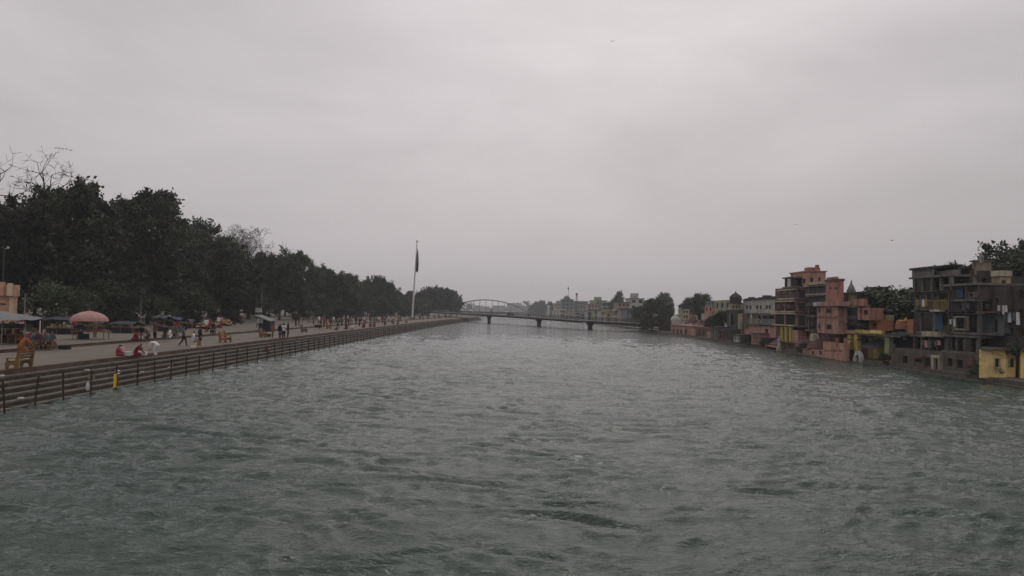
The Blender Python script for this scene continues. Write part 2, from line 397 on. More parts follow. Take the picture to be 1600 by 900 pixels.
prof = [(-900, ZP - .5), (-62, ZP - .35), (-26.6, ZP - .35), (-25, -2.5), (0, -3), (47.4, -2.5), (47.45, 1.0), (52, 1.2), (900, 2.0)]
gy = [-60, 420, 1225, 1260, 1700]
for i, y in enumerate(gy):
    for x, z in prof:
        g.v.append((x, y, z if y < 1230 else max(z, 1.2)))
for i in range(len(gy) - 1):
    for j in range(len(prof) - 1):
        a = i * len(prof) + j; g.f.append((a, a + 1, a + 1 + len(prof), a + len(prof))); g.m.append(0)
setting('ground', g, M_GROUND)
def strip(mb, x0, z0, x1, z1, mi=0, ys=YS):
    for a, b in zip(ys[:-1], ys[1:]):
        mb.add([(x0 + bend(a), a, z0), (x1 + bend(a), a, z1), (x1 + bend(b), b, z1), (x0 + bend(b), b, z0)], [(0, 1, 2, 3)], mi)
pr = MB(); strip(pr, -35.2, ZP, XE - 0.35, ZP); setting('promenade', pr, M_PROM)
tr = MB(); strip(tr, -90, ZT, -35.25, ZT, 0); strip(tr, -35.25, ZT, -35.2, ZP - .05, 1); strip(tr, -35.55, ZT + .004, -35.2, ZT + .004, 1)
setting('terrace', tr, [M_TERR, M_CURB])
st = MB()
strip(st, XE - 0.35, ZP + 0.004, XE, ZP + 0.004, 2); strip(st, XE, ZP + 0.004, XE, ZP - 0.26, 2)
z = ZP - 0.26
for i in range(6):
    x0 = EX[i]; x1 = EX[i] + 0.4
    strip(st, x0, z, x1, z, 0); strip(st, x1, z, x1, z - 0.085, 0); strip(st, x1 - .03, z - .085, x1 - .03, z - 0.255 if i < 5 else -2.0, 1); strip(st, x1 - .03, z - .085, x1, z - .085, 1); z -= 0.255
setting('ghat_steps', st, [M_STEP, M_RISER, M_CURB])

# ------------------------------------------------------------------ posts along the lowest step
def post_proto():
    t = thing('mooring_post', 'thin dark iron post rising from the water along the foot of the steps', 'post', (0, 0, 0), group='iron posts along the foot of the steps')
    b = MB(); b.tube([(0, 0, -1.2), (0, 0, 0.6), (0.02, 0, 1.42)], [0.05, 0.047, 0.045], 7); b.build('shaft', M_IRON, t)
    c = MB(); c.lathe((0.02, 0, 1.42), [(0.06, 0), (0.065, 0.03), (0.04, 0.07), (0.01, 0.085)], 8); c.build('cap', M_IRON, t)
    d = MB(); d.lathe((0.018, 0, 1.05), [(0.047, -0.02), (0.075, -0.015), (0.075, 0.015), (0.047, 0.02)], 8); d.build('ring', M_IRON, t)
    return t
P0 = post_proto()
rp = random.Random(5)
post_px = {1: 19, 2: 70, 3: 116, 4: 149, 5: 180, 6: 206, 7: 233, 8: 257}
y = 34.6; i = 0; first = True
while y < 330:
    px_near = None
    o = P0 if first else copy_tree(P0); first = False
    o.location = (-23.62 + bend(y) + rp.uniform(-.05, .05), y, rp.uniform(-.12, .06))
    o.rotation_euler = (rad(rp.uniform(-3, 3)), rad(rp.uniform(-2, 4)), rp.uniform(0, 6))
    sz = rp.uniform(0.92, 1.06); o.scale = (1, 1, sz)
    if i == 3:
        o['label'] = 'iron post with a white bundle tied to it and two pale plates on top'; del o['group']
        b = MB(); b.lathe((-0.16, -0.02, 0.22), [(0.02, 0), (0.1, 0.06), (0.12, 0.25), (0.09, 0.42), (0.03, 0.55)], 9); b.build('white_bundle', M_CLOTHW, o, local=True)
        b = MB(); b.box(-0.17, -0.02, -0.02, 0.02, 0.95, 1.25); b.box(0.04, 0.19, -0.02, 0.02, 0.95, 1.25); b.build('plate', M_BEIGE, o, local=True); o.rotation_euler = (0, 0, 0)
    if i == 4:
        o['label'] = 'iron post with a bright yellow and red bundle hung on it'; del o['group']
        b = MB(); b.box(-0.13, 0.03, -0.1, 0.06, 0.25, 0.98); b.build('yellow_bundle', M_YTAG, o, local=True)
        b = MB(); b.box(0.035, 0.13, -0.08, 0.08, 0.3, 0.95); b.build('red_bundle', M_RUST, o, local=True); o.rotation_euler = (0, 0, 0.4)
        b = MB(); b.box(-0.02, 0.2, -0.05, 0.05, 0.985, 1.06); b.build('pale_tag', M_CLOTHW, o, local=True)
    if i == 7:
        o['label'] = 'iron post carrying a single pale plate at its top'; del o['group']
        b = MB(); b.box(-0.1, 0.12, -0.02, 0.02, 0.93, 1.27); b.build('plate', M_BEIGE, o, local=True); o.rotation_euler = (0, 0, 0.1)
    y += 2.45 * rp.uniform(0.9, 1.1); i += 1

# ------------------------------------------------------------------ trees
def leaf_mat(name, c, rndv=0.55):
    m = bpy.data.materials.new(name); m.use_nodes = True; t = m.node_tree; ns, ln = t.nodes, t.links
    p = ns['Principled BSDF']; p.inputs['Roughness'].default_value = 0.75; p.inputs['Specular IOR Level'].default_value = 0.25
    geo = ns.new('ShaderNodeNewGeometry'); oi = ns.new('ShaderNodeObjectInfo')
    n1 = ns.new('ShaderNodeTexNoise'); n1.inputs['Scale'].default_value = 0.35; n1.inputs['Detail'].default_value = 5
    ln.new(geo.outputs['Position'], n1.inputs['Vector'])
    a = ns.new('ShaderNodeMapRange'); a.inputs[1].default_value = 0.3; a.inputs[2].default_value = 0.7; a.inputs[3].default_value = 0.4; a.inputs[4].default_value = 1.8
    ln.new(n1.outputs['Fac'], a.inputs[0])
    r = ns.new('ShaderNodeMapRange'); r.inputs[3].default_value = 1 - rndv; r.inputs[4].default_value = 1 + rndv
    ln.new(oi.outputs['Random'], r.inputs[0])
    ri = ns.new('ShaderNodeMapRange'); ri.inputs[3].default_value = 0.5; ri.inputs[4].default_value = 1.6
    ln.new(geo.outputs['Random Per Island'], ri.inputs[0])
    mu = ns.new('ShaderNodeMath'); mu.operation = 'MULTIPLY'; ln.new(a.outputs[0], mu.inputs[0]); ln.new(r.outputs[0], mu.inputs[1])
    m2 = ns.new('ShaderNodeMath'); m2.operation = 'MULTIPLY'; ln.new(mu.outputs[0], m2.inputs[0]); ln.new(ri.outputs[0], m2.inputs[1])
    sc = ns.new('ShaderNodeVectorMath'); sc.operation = 'SCALE'; sc.inputs[0].default_value = c; ln.new(m2.outputs[0], sc.inputs['Scale'])
    ln.new(sc.outputs[0], p.inputs['Base Color'])
    return m
M_LEAF = leaf_mat('dark_foliage', (0.040, 0.051, 0.030))
M_LEAF2 = leaf_mat('grey_green_foliage', (0.056, 0.063, 0.040))
def leaves(rng, cen, n, spread, size, up=0.4):
    """n rhombic leaf sprays scattered round each centre"""
    C = np.repeat(cen, n, 0); K = len(C)
    P = C + rng.normal(0, 1, (K, 3)) * spread * np.array([1, 1, 0.75])
    d = rng.normal(0, 1, (K, 3)); d[:, 2] += up; d /= np.linalg.norm(d, axis=1)[:, None]
    a = np.cross(d, rng.normal(0, 1, (K, 3))); a /= np.linalg.norm(a, axis=1)[:, None] + 1e-9
    b = np.cross(d, a); s = size * rng.uniform(0.6, 1.35, (K, 1))
    V = np.stack([P - a * s, P - b * s * 0.55 + d * s * 0.12, P + a * s, P + b * s * 0.55 + d * s * 0.12], 1).reshape(-1, 3)
    F = np.arange(4 * K).reshape(K, 4)
    return V, F
def tree_meshes(seed, H=20.0, R=7.5, trunk=4.0, lobes=14, clumps=26, per=24, size=0.34, spread=0.62, low=0.16, sprig=10):
    rng = np.random.default_rng(seed); r = random.Random(seed)
    tb = MB(); lob = []
    tops = []
    lean = Vector((r.uniform(-.5, .5), r.uniform(-.5, .5), trunk))
    tb.tube([(0, 0, -0.3), lean * 0.5 + Vector((.15, 0, 0)), lean], [0.055 * R, 0.042 * R, 0.036 * R], 8)
    for i in range(lobes):
        az = 2 * math.pi * (i * 0.381966 + r.uniform(-.06, .06)); q = (i + 0.5) / lobes
        zc = H * (low + (1 - low - 0.12) * q ** 0.8)
        prof = math.sin(math.pi * min(0.97, 0.2 + 0.72 * q)) ** 0.8
        rr = R * prof * r.uniform(0.35, 0.85)
        c = Vector((rr * math.cos(az), rr * math.sin(az), zc)); lr = R * r.uniform(0.19, 0.42)
        lob.append((c, lr))
        mid = lean.lerp(c, 0.5) + Vector((r.uniform(-.5, .5), r.uniform(-.5, .5), -0.3))
        tb.tube([lean, mid, c], [0.02 * R, 0.013 * R, 0.006 * R], 5)
    cen = []
    for c, lr in lob:
        d = rng.normal(0, 1, (clumps, 3)); d /= np.linalg.norm(d, axis=1)[:, None]
        rad_ = lr * rng.uniform(0.35, 1.0, (clumps, 1)) ** 0.5
        cen.append(np.array(c) + d * rad_ * np.array([1, 1, 0.85]))
    cen = np.concatenate(cen)
    V, F = leaves(rng, cen, per, spread, size)
    # loose sprigs that stick out of the outline
    sp = []
    for k in range(sprig):
        c, lr = lob[r.randrange(lobes // 2, lobes)]
        d = Vector((r.gauss(0, 1), r.gauss(0, 1), abs(r.gauss(0.8, .6)))).normalized()
        tip = c + d * (lr * r.uniform(1.05, 1.35) + r.uniform(0, 1.3))
        tb.tube([c, tip], [0.05, 0.02], 4)
        for j in range(4): sp.append(np.array(c.lerp(tip, 0.62 + 0.13 * j)))
    if sp:
        V2, F2 = leaves(rng, np.array(sp), 16, 0.42, size * 1.1)
        F = np.concatenate([F, F2 + len(V)]); V = np.concatenate([V, V2])
    return V, F, tb
def make_tree(name, seed, label, group, lm=M_LEAF, **k):
    V, F, tb = tree_meshes(seed, **k)
    V[:, 2] *= k.get('H', 20.0) / V[:, 2].max()
    t = thing(name, label, 'tree', (0, 0, 0), group=group)
    tb.build('trunk', M_BARK, t)
    c = bpy.data.objects.new('crown', fast_mesh('crown', V, F, [lm])); COL.objects.link(c); c.parent = t
    return t
def bare_tree(name, seed, H, label, loc, lean=(0, 0), spread=0.75, depth=6, thick=0.019, group=None):
    r = random.Random(seed); b = MB(); tw = MB()
    def grow(p, d, ln, rd, lev):
        q = p; pts = [p]; rs = [rd]; n = 3 if lev < 4 else 2
        for i in range(n):
            d = (d + Vector((r.gauss(0, .3), r.gauss(0, .3), r.gauss(0.04, .2))) * (1 if lev else .35)).normalized()
            q = q + d * ln / n; pts.append(q); rs.append(rd * (1 - 0.35 * (i + 1) / n))
        b.tube(pts, rs, 6 if lev < 3 else 4, cap=False)
        if lev >= depth: return
        for _ in range(r.choice((2, 3, 3)) if lev else 4):
            nd_ = (d * 0.75 + Vector((r.gauss(0, spread), r.gauss(0, spread), r.gauss(0.12, spread * 0.6)))).normalized()
            grow(q, nd_, ln * (r.uniform(0.3, 0.42) if lev == 0 else r.uniform(0.6, 0.85)), max(0.024, rs[-1] * r.uniform(0.66, 0.86)), lev + 1)
    t = thing(name, label, 'tree', loc, group=group)
    grow(Vector(loc) + Vector((0, 0, -.3)), Vector((lean[0], lean[1], 1)).normalized(), H * 0.5, H * thick, 0)
    zz = max(v[2] for v in b.v) - loc[2]; k_ = H / zz
    b.v = [(loc[0] + (x - loc[0]) * min(k_, 1.1), loc[1] + (y - loc[1]) * min(k_, 1.1), loc[2] + (z - loc[2]) * k_) for x, y, z in b.v]
    b.build('trunk', M_BARE, t)
    return t
def place(proto, used, loc, s, rz, sx=1.0, label=None, group=None):
    o = proto if proto.name not in used else copy_tree(proto)
    used.add(proto.name)
    o.location = loc; o.rotation_euler = (0, 0, rz); o.scale = (s * sx, s * sx, s)
    if label:
        o['label'] = label
        if 'group' in o: del o['group']
    if group: o['group'] = group
    return o
WOOD = 'trees of the left bank wood'
WL = 'dense dark broadleaf tree in the continuous wood behind the riverside promenade'
protos = [make_tree('broadleaf_tree', 11 + i, WL, WOOD, M_LEAF if i % 3 else M_LEAF2, H=20, R=7.0 + 0.7 * (i % 3), lobes=17 + i % 5,
                    clumps=30, per=26, size=0.31, spread=0.55, sprig=34, low=0.19) for i in range(5)]
used = set(); rt = random.Random(3)
# crown tops read off the skyline: pixel of the top, lateral distance of the row
front = [(-70, 300, -62), (15, 292, -60), (62, 285, -66), (118, 266, -62), (178, 284, -60), (238, 286, -61), (285, 318, -58), (318, 330, -60), (352, 366, -58),
         (378, 398, -57), (410, 382, -60), (440, 380, -59), (470, 388, -58), (498, 402, -57), (520, 416, -56), (545, 424, -55), (570, 424, -56), (590, 428, -56), (607, 440, -57),
         (622, 452, -56), (640, 452, -52), (656, 449, -50), (672, 446, -47), (686, 444, -44), (697, 447, -41), (706, 451, -38), (714, 460, -33)]
for k, (px, py, X) in enumerate(front):
    if px < 350 and k % 2 == 0: X -= 10; py += 16
    elif px < 620 and k % 3 == 1: X -= 9; py += 7
    top = FX(px, py, X)
    Y = top.y; zt = top.z; s = (zt - ZT) / 20.0
    place(protos[k % 5], used, (X, Y, ZT - .2), s, rt.uniform(0, 6.28), rt.uniform(0.74, 0.95) if px < 350 else rt.uniform(0.72, 0.92))
# second and third rows behind fill the wood
for row, (dx, ds) in enumerate(((-20, 0.72), (-33, 0.74))):
    y = 82
    while y < 420:
        px = 800 + (-61 + dx) * 1150 / y
        j = min(front, key=lambda q: abs(q[0] - px)); top = FX(j[0], j[1], -60 + dx)
        s = max(0.45, (CAMZ + (top.z - CAMZ) - ZT) / 20.0) * ds * rt.uniform(0.78, 0.95)
        place(protos[rt.randrange(5)], used, (-61 + dx + rt.uniform(-2, 2) + (12 if y > 330 else 0), y, ZT - .2), min(s, 1.35), rt.uniform(0, 6.28), 1.05)
        y += rt.uniform(9.5, 13) * (1.25 if row else 1)
# lower, shrubby trees under the front row
under = make_tree('understorey_tree', 31, 'low bushy tree filling the shade under the tall wood by the stalls', 'understorey trees of the left bank wood', M_LEAF, H=8, R=4.6, trunk=1.2, lobes=10, clumps=22, per=22, size=0.24, spread=0.5, low=0.10, sprig=6)
y = 84
while y < 400:
    place(under, used, (-56 + rt.uniform(-3, 2) + max(0, (y - 260) * 0.09), y, ZT - .1), rt.uniform(0.65, 1.15), rt.uniform(0, 6))
    y += rt.uniform(6.5, 10) if y < 128 else rt.uniform(13, 24)
t = FX(38, 234, -68); bare_tree('bare_tree', 118, t.z - ZT, 'gnarled leafless tree whose twisted top rises above the wood at the left edge', (-68, t.y, ZT), (0.03, 0), 0.85, 6, 0.030)
t = FX(392, 350, -66); bare_tree('bare_tree', 52, t.z - ZT, 'tall slender leafless tree standing clear of the wood beside the dense rounded crown', (-66, t.y, ZT), (0.02, 0), 0.62, 7)
t = FX(368, 362, -66); bare_tree('bare_tree', 111, t.z - ZT, 'smaller leafless tree just left of the tall slender leafless one', (-66, t.y, ZT), (-0.1, 0), 0.6, 7)
t = FX(610, 432, -62)
place(protos[1], used, (-64, t.y, ZT), (t.z - ZT) / 20.0, 1.0, 1.1, label='paler airy tree showing sky through its crown just left of the flagpole')

# right bank trees
RB = 'trees among the right bank houses'
rl = 'dark leafy tree rising among the houses on the right bank'
def rtree(px, py, X, base, s_x, label, k, Yo=0):
    p = FX(px, py, X); zt = p.z
    return place(protos[k], used, (X, p.y + Yo, base), (zt - base) / 20.0, rt.uniform(0, 6), s_x, label=label)
mid = [make_tree('leafy_tree', 51 + i, rl, None, M_LEAF if i else M_LEAF2, H=20, R=9.5, trunk=2.0, lobes=20, clumps=28, per=24, size=0.42, spread=0.8, low=0.06, sprig=8) for i in range(3)]
def mtree(k, px, py, X, base, sx, label):
    p = FX(px, py, X)
    return place(mid[k], used, (X, p.y, base), (p.z - base) / 20.0, rt.uniform(0, 6), sx, label=label)
mtree(0, 1020, 462, 42.3, 0.6, 0.95, 'big dark round tree overhanging the water where the low bridge lands')
mtree(1, 1000, 478, 42.5, 0.6, 0.95, 'lower dark tree leaning over the water on the bridge side of the big round tree')
mtree(2, 1042, 474, 45, 0.6, 0.8, 'small tree squeezed between the big round tree and the pale terrace house')
mtree(1, 1098, 456, 56, 1.0, 0.85, 'broad dark tree behind the small pink riverside houses')
mtree(0, 1075, 462, 60, 1.0, 0.7, 'thin grey tree left of the broad dark tree behind the pink houses')
mtree(2, 1128, 484, 45.5, 0.6, 0.95, 'dark bushy tree drooping to the water between red wall and domed pavilion')
mtree(0, 1110, 492, 45.5, 0.6, 0.8, 'low tree over the bank just right of the red-walled ghat')
mtree(1, 1405, 444, 49, 0.5, 1.7, 'dense dark tree between the pink mansion and the blackened apartment block')
mtree(2, 1382, 452, 49, 0.5, 1.6, 'dense dark tree beside the glazed pink house')
mtree(0, 1424, 446, 52, 0.5, 1.2, 'dark tree tucked against the blackened apartment block')
mtree(2, 1576, 374, 66, 1.0, 0.85, 'large spreading tree rising above the roofs at the right edge')
mtree(1, 1612, 382, 64, 1.0, 0.95, 'large dark tree at the right edge behind the yellow house')
mtree(0, 1503, 404, 70, 1.0, 0.6, 'tree top showing behind the roof of the blackened apartment block')
mtree(0, 1600, 470, 50, 1.0, 0.6, 'lower leafy tree behind the yellow house roof')
mtree(1, 1040, 455, 80, 1.0, 0.6, 'taller pale tree behind the big round tree on the right bank')
mtree(0, 966, 452, 62, 1.0, 0.45, 'narrow tall tree standing up among the far pale houses')
mtree(1, 958, 466, 62, 1.0, 0.45, 'shorter tree beside the narrow tall one among the far houses')
FAR = 'hazy trees beyond the far houses'
for k, (px, py, Y) in enumerate(((838, 470, 980), (848, 468, 960), (860, 470, 940), (868, 474, 930), (830, 476, 1000))):
    p = FY(px, py, Y); o = place(mid[k % 3], used, (p.x, Y, 0.8), (p.z - 0.8) / 20.0, k, 0.7); o['label'] = 'hazy blue-grey tree in the far clump left of the distant houses'; o['group'] = FAR
bush = make_tree('bush', 41, 'dark bush growing from the stone base of the blackened block beside the yellow house', None, M_LEAF, H=4, R=2.6, trunk=.5, lobes=8, clumps=20, per=20, size=0.13, spread=0.3, low=0.1, sprig=0)
for px, py, sc_, lb in ((1512, 588, .42, None), (1492, 586, .36, 'smaller dark bush at the water left of the one beside the yellow house'), (1362, 566, .34, 'dark bush at the water below the shop awning'),
                        (1235, 549, .4, 'dark bush at the water below the yellow columns'), (1150, 537, .5, 'dark bush at the water under the domed pavilion'), (1185, 541, .45, 'dark bush at the water under the pink balcony house')):
    p = G(px, py, .45); place(bush, used, (41.35, p.y, .3), sc_, px, 1.2, label=lb or bush['label'])
# far wood across the bend of the river
rng = np.random.default_rng(77); cen = []
for i in range(900):
    x = rng.uniform(-330, 260); h = 12 + 6 * math.sin(x * 0.05) + 4 * math.sin(x * 0.013 + 1)
    cen.append((x, 1290 + rng.uniform(-25, 60), 1.0 + rng.uniform(0, 1) ** 0.7 * h))
V, F = leaves(rng, np.array(cen), 16, 2.2, 1.5)
o = bpy.data.objects.new('far_treeline', fast_mesh('far_treeline', V, F, [M_LEAF])); COL.objects.link(o); tag(o, 'faint hazy line of trees across the far bend of the river', 'treeline', kind='stuff')

# ------------------------------------------------------------------ bridges
def beam_poly(mb, a, b, w, z0a, z1a, z0b, z1b, mi=0):
    a = Vector((a[0], a[1], 0)); b = Vector((b[0], b[1], 0)); d = (b - a).normalized(); n = Vector((-d.y, d.x, 0)) * w / 2
    v = [a - n, a + n, b + n, b - n]
    zz0 = [z0a, z0a, z0b, z0b]; zz1 = [z1a, z1a, z1b, z1b]
    vs = [(p.x, p.y, q) for p, q in zip(v, zz0)] + [(p.x, p.y, q) for p, q in zip(v, zz1)]
    mb.add(vs, [(0, 3, 2, 1), (4, 5, 6, 7), (0, 1, 5, 4), (1, 2, 6, 5), (2, 3, 7, 6), (3, 0, 4, 7)], mi)
bp = [(-62, 471), (-10, 332), (10.5, 279), (25.5, 238), (47, 224)]
bz = [4.3, 3.75, 3.25, 2.8, 2.3]
br = thing('road_bridge', 'low flat concrete road bridge on dark piers crossing the river', 'bridge', (bp[1][0], bp[1][1], 0))
dk = MB(); gd = MB(); rl_ = MB()
for i in range(4):
    a, b = bp[i], bp[i + 1]
    beam_poly(dk, a, b, 8.0, bz[i] - .26, bz[i], bz[i + 1] - .26, bz[i + 1])
    for off in (-2.8, 2.8):
        d = (Vector(b) - Vector(a)).normalized(); n = Vector((-d.y, d.x)) * off
        beam_poly(gd, Vector(a) + n, Vector(b) + n, 0.6, bz[i] - .75, bz[i] - .262, bz[i + 1] - .75, bz[i + 1] - .262)
    d = (Vector(b) - Vector(a)); ln_ = d.length; d.normalize(); n = Vector((-d.y, d.x))
    for sgn in (-1, 1):
        e = n * 3.85 * sgn
        for zz in (0.35, 0.68, 1.0):
            beam_poly(rl_, Vector(a) + e, Vector(b) + e, 0.08, bz[i] + zz, bz[i] + zz + .07, bz[i + 1] + zz, bz[i + 1] + zz + .07)
        m_ = int(ln_ / 2.5)
        for k in range(m_):
            f = (k + .5) / m_; p = Vector(a) + d * ln_ * f + e; zb = bz[i] + (bz[i + 1] - bz[i]) * f
            rl_.box(p.x - .07, p.x + .07, p.y - .07, p.y + .07, zb + .002, zb + 1.1)
dk.build('deck', M_ROAD, br); gd.build('girder', M_ROAD, br); rl_.build('railing', M_STEEL, br)
for i in (1, 2, 3):
    p = MB(); x, yy = bp[i]; d = (Vector(bp[i + 1]) - Vector(bp[i - 1])).normalized(); n = Vector((-d.y, d.x))
    zc = bz[i] - .75
    poly = [(-1.3, zc - .003), (1.3, zc - .003), (1.3, zc - .35), (.65, zc - .8), (.6, -3), (-.6, -3), (-.65, zc - .8), (-1.3, zc - .35)]
    nn = len(poly); vs = []
    for s_ in (-.45, .45):
        for u, w in poly: vs.append((x + n.x * u + d.x * s_, yy + n.y * u + d.y * s_, w))
    p.add(vs, [tuple(range(nn)), tuple(range(nn, 2 * nn))[::-1]] + [((k + 1) % nn, k, nn + k, nn + (k + 1) % nn) for k in range(nn)])
    p.build('pier', M_ROAD, br)
# a car on the bridge
def car(loc, rz):
    t = thing('car', 'dark hatchback car crossing the low concrete bridge', 'car', (0, 0, 0))
    b = MB(); b.prism_x([(-2, .35), (-2, .85), (-1.75, .95), (-1.2, 1.45), (.4, 1.48), (1.05, .98), (1.95, .82), (2.0, .35)], -.8, .8); b.build('body', M_TANK, t)
    w = MB(); w.prism_x([(-1.5, 1.0), (-1.1, 1.38), (.32, 1.40), (.85, 1.0)], -.81, -.803); w.prism_x([(-1.5, 1.0), (-1.1, 1.38), (.32, 1.40), (.85, 1.0)], .803, .81); w.build('window', M_GLASS, t)
    for yy in (-1.25, 1.25):
        for x in (-.72, .72):
            q = MB(); q.tube([(x - .1, yy, .32), (x + .1, yy, .32)], .32, 12); q.build('wheel', M_TANK, t)
    for x in (-.55, .55):
        q = MB(); q.box(x - .15, x + .15, 1.96, 2.012, .6, .74); q.build('headlight', M_LAMP, t)
    t.location = loc; t.rotation_euler = (0, 0, rz)
f = 0.55; d = Vector(bp[2]) - Vector(bp[1]); p = Vector(bp[1]) + d * f
car((p.x - 1.6, p.y - .6, bz[1] + (bz[2] - bz[1]) * f + .005), math.atan2(d.y, d.x) - math.pi / 2)

# steel arch bridge far behind
AY = 900
ar = thing('arch_bridge', 'hazy steel bowstring arch bridge spanning the river far behind the low bridge', 'bridge', (0, AY, 0))
x0 = FY(692, 487, AY).x; x1 = FY(826, 492, AY).x
zd = 4.6; H_ = FY(757, 468.5, AY).z - zd
def ax(f): return x0 + (x1 - x0) * f
def ah(f): return zd + H_ * (1 - (2 * f - 1) ** 2)
for off in (-4, 4):
    m_ = MB(); NN = 24
    m_.tube([(ax(i / NN), AY + off, ah(i / NN)) for i in range(NN + 1)], 0.55, 6); m_.build('arch_rib', M_ARCH, ar)
    h = MB()
    for i in range(1, 14):
        f = i / 14; h.tube([(ax(f), AY + off, zd - .2), (ax(f), AY + off, ah(f))], 0.2, 5)
    h.build('hanger', M_ARCH, ar)
m_ = MB()
for i in range(3, 12):
    f = i / 14; m_.tube([(ax(f), AY - 4, ah(f)), (ax(f), AY + 4, ah(f))], 0.22, 5)
m_.build('cross_brace', M_ARCH, ar)
m_ = MB(); m_.box(-140, 75, AY - 5, AY + 5, zd - 1.3, zd); m_.build('deck', M_ROAD, ar)
for xx in (x0, x1):
    m_ = MB(); m_.box(xx - 1.6, xx + 1.6, AY - 5, AY + 5, -3, zd - 1.305); m_.build('pier', M_ROAD, ar)

# ------------------------------------------------------------------ right bank: building kit
def window(parent, axis, P, h, glass=None, frame=None, t=0.18, shade=False, bars=1, name='window'):
    a0, a1, z0, z1 = h; glass = glass or M_GLASS; frame = frame or M_WFRAME
    def B(mb, d0, d1, b0, b1, c0, c1):
        if axis == 'x': mb.box(P + d0, P + d1, b0, b1, c0, c1)
        else: mb.box(b0, b1, P + d0, P + d1, c0, c1)
    g_ = MB(); B(g_, t, t + .03, a0 + .01, a1 - .01, z0 + .01, z1 - .01); w = g_.build(name, glass, parent)
    f_ = MB(); k = min(.09, (a1 - a0) * .12)
    B(f_, t - .06, t - .003, a0 + .004, a0 + k, z0 + .004, z1 - .004); B(f_, t - .06, t - .003, a1 - k, a1 - .004, z0 + .004, z1 - .004)
    B(f_, t - .062, t - .004, a0 + k, a1 - k, z1 - k, z1 - .004); B(f_, t - .062, t - .004, a0 + k, a1 - k, z0 + .004, z0 + k)
    for i in range(bars):
        c = a0 + (a1 - a0) * (i + 1) / (bars + 1); B(f_, t - .05, t - .004, c - k * .35, c + k * .35, z0 + k, z1 - k)
    f_.build('frame', frame, w)
    if shade:
        s_ = MB(); B(s_, -.5, -.003, a0 - .2, a1 + .2, z1 + .1, z1 + .18); s_.build('sunshade', M_CONC, w)
    return w
def veranda(parent, X, r, depth=1.8, ncol=3, rail='bars', wallm=None, colm=None, slabm=None, railm=None, top=True, door=True, backm=None, colw=.28):
    """an open storey: floor slab, columns, railing, recessed back wall with openings"""
    y0, y1, z0, z1 = r; wallm = wallm or M_DARKC; colm = colm or M_CONC; slabm = slabm or M_CONC; railm = railm or M_GRILLE; backm = backm or wallm
    s_ = MB(); s_.box(X - .35, X + depth - .003, y0 - .12, y1 + .12, z0 - .22, z0)
    if top: s_.box(X - .35, X + depth - .003, y0 - .12, y1 + .12, z1, z1 + .2)
    s_.build('floor_slab', slabm, parent)
    for i in range(ncol):
        yy = y0 + colw / 2 + (y1 - y0 - colw) * i / max(1, ncol - 1)
        c = MB(); c.box(X, X + .3, yy - colw / 2, yy + colw / 2, z0 + .003, z1 - .003); c.build('column', colm, parent)
    holes = []; W_ = (y1 - y0); n = max(1, int(W_ / 2.6)); hh = z1 - z0
    for i in range(n):
        c = y0 + W_ * (i + .5) / n; wd = min(.55, W_ / n * .3)
        holes.append((c - wd, c + wd, z0 + (.05 if (i % 2 == 0 and door) else hh * .32), z0 + hh * .8))
    w_ = MB(); w_.wall('x', X + depth, y0, y1, z0, z1, holes); w_.build('back_wall', backm, parent)
    for h in holes: window(parent, 'x', X + depth, h, name='door' if h[2] - z0 < .1 else 'window')
    if rail == 'bars':
        q = MB(); q.box(X + .02, X + .07, y0, y1, z0 + .9, z0 + .97)
        k = int(W_ / .22)
        for i in range(k): q.box(X + .03, X + .06, y0 + W_ * (i + .5) / k - .015, y0 + W_ * (i + .5) / k + .015, z0 + .003, z0 + .9)
        q.build('railing', railm, parent)
    elif rail == 'wall':
        q = MB(); q.box(X - .02, X + .12, y0, y1, z0 + .003, z0 + .85); q.build('parapet', railm, parent)
    elif rail == 'grille':
        q = MB(); k = int(W_ / .18)
        for i in range(k): q.box(X + .03, X + .06, y0 + W_ * (i + .5) / k - .02, y0 + W_ * (i + .5) / k + .02, z0 + .003, z1 - .003)
        for zz in (.33, .66): q.box(X + .025, X + .07, y0, y1, z0 + hh * zz - .03, z0 + hh * zz + .03)
        q.build('grille', railm, parent)
def mass(parent, name, m, x0, x1, r, top=0.0):
    b = MB(); b.box(x0, x1, r[0], r[1], r[2], r[3] + top); return b.build(name, m, parent)
def facade(parent, m, X, r, winrects, depth=6, name='wall', shade=False, glass=None, bars=1, roof=None, frame=None):
    """a solid storey block whose river wall has real window openings"""
    y0, y1, z0, z1 = r; holes = []
    for (a, b, c, d) in winrects:
        a0, b0 = max(a, y0 + .1), min(b, y1 - .1)
        if b0 - a0 > .15: holes.append((a0, b0, max(c, z0 + .05), min(d, z1 - .05)))
    b_ = MB(); b_.wall('x', X, y0, y1, z0, z1, holes); b_.box(X + .252, X + depth, y0 + .002, y1 - .002, z0, z1 - .002)
    o = b_.build(name, m, parent)
    for h in holes: window(parent, 'x', X, h, shade=shade, glass=glass, bars=bars, frame=frame)
    if roof:
        q = MB(); q.box(X - .3, X + depth + .1, y0 - .25, y1 + .25, z1 + .002, z1 + .17); q.build('roof', roof, parent)
    return o
def FLX(px, r, py=480): return FY(px, py, r[0]).x
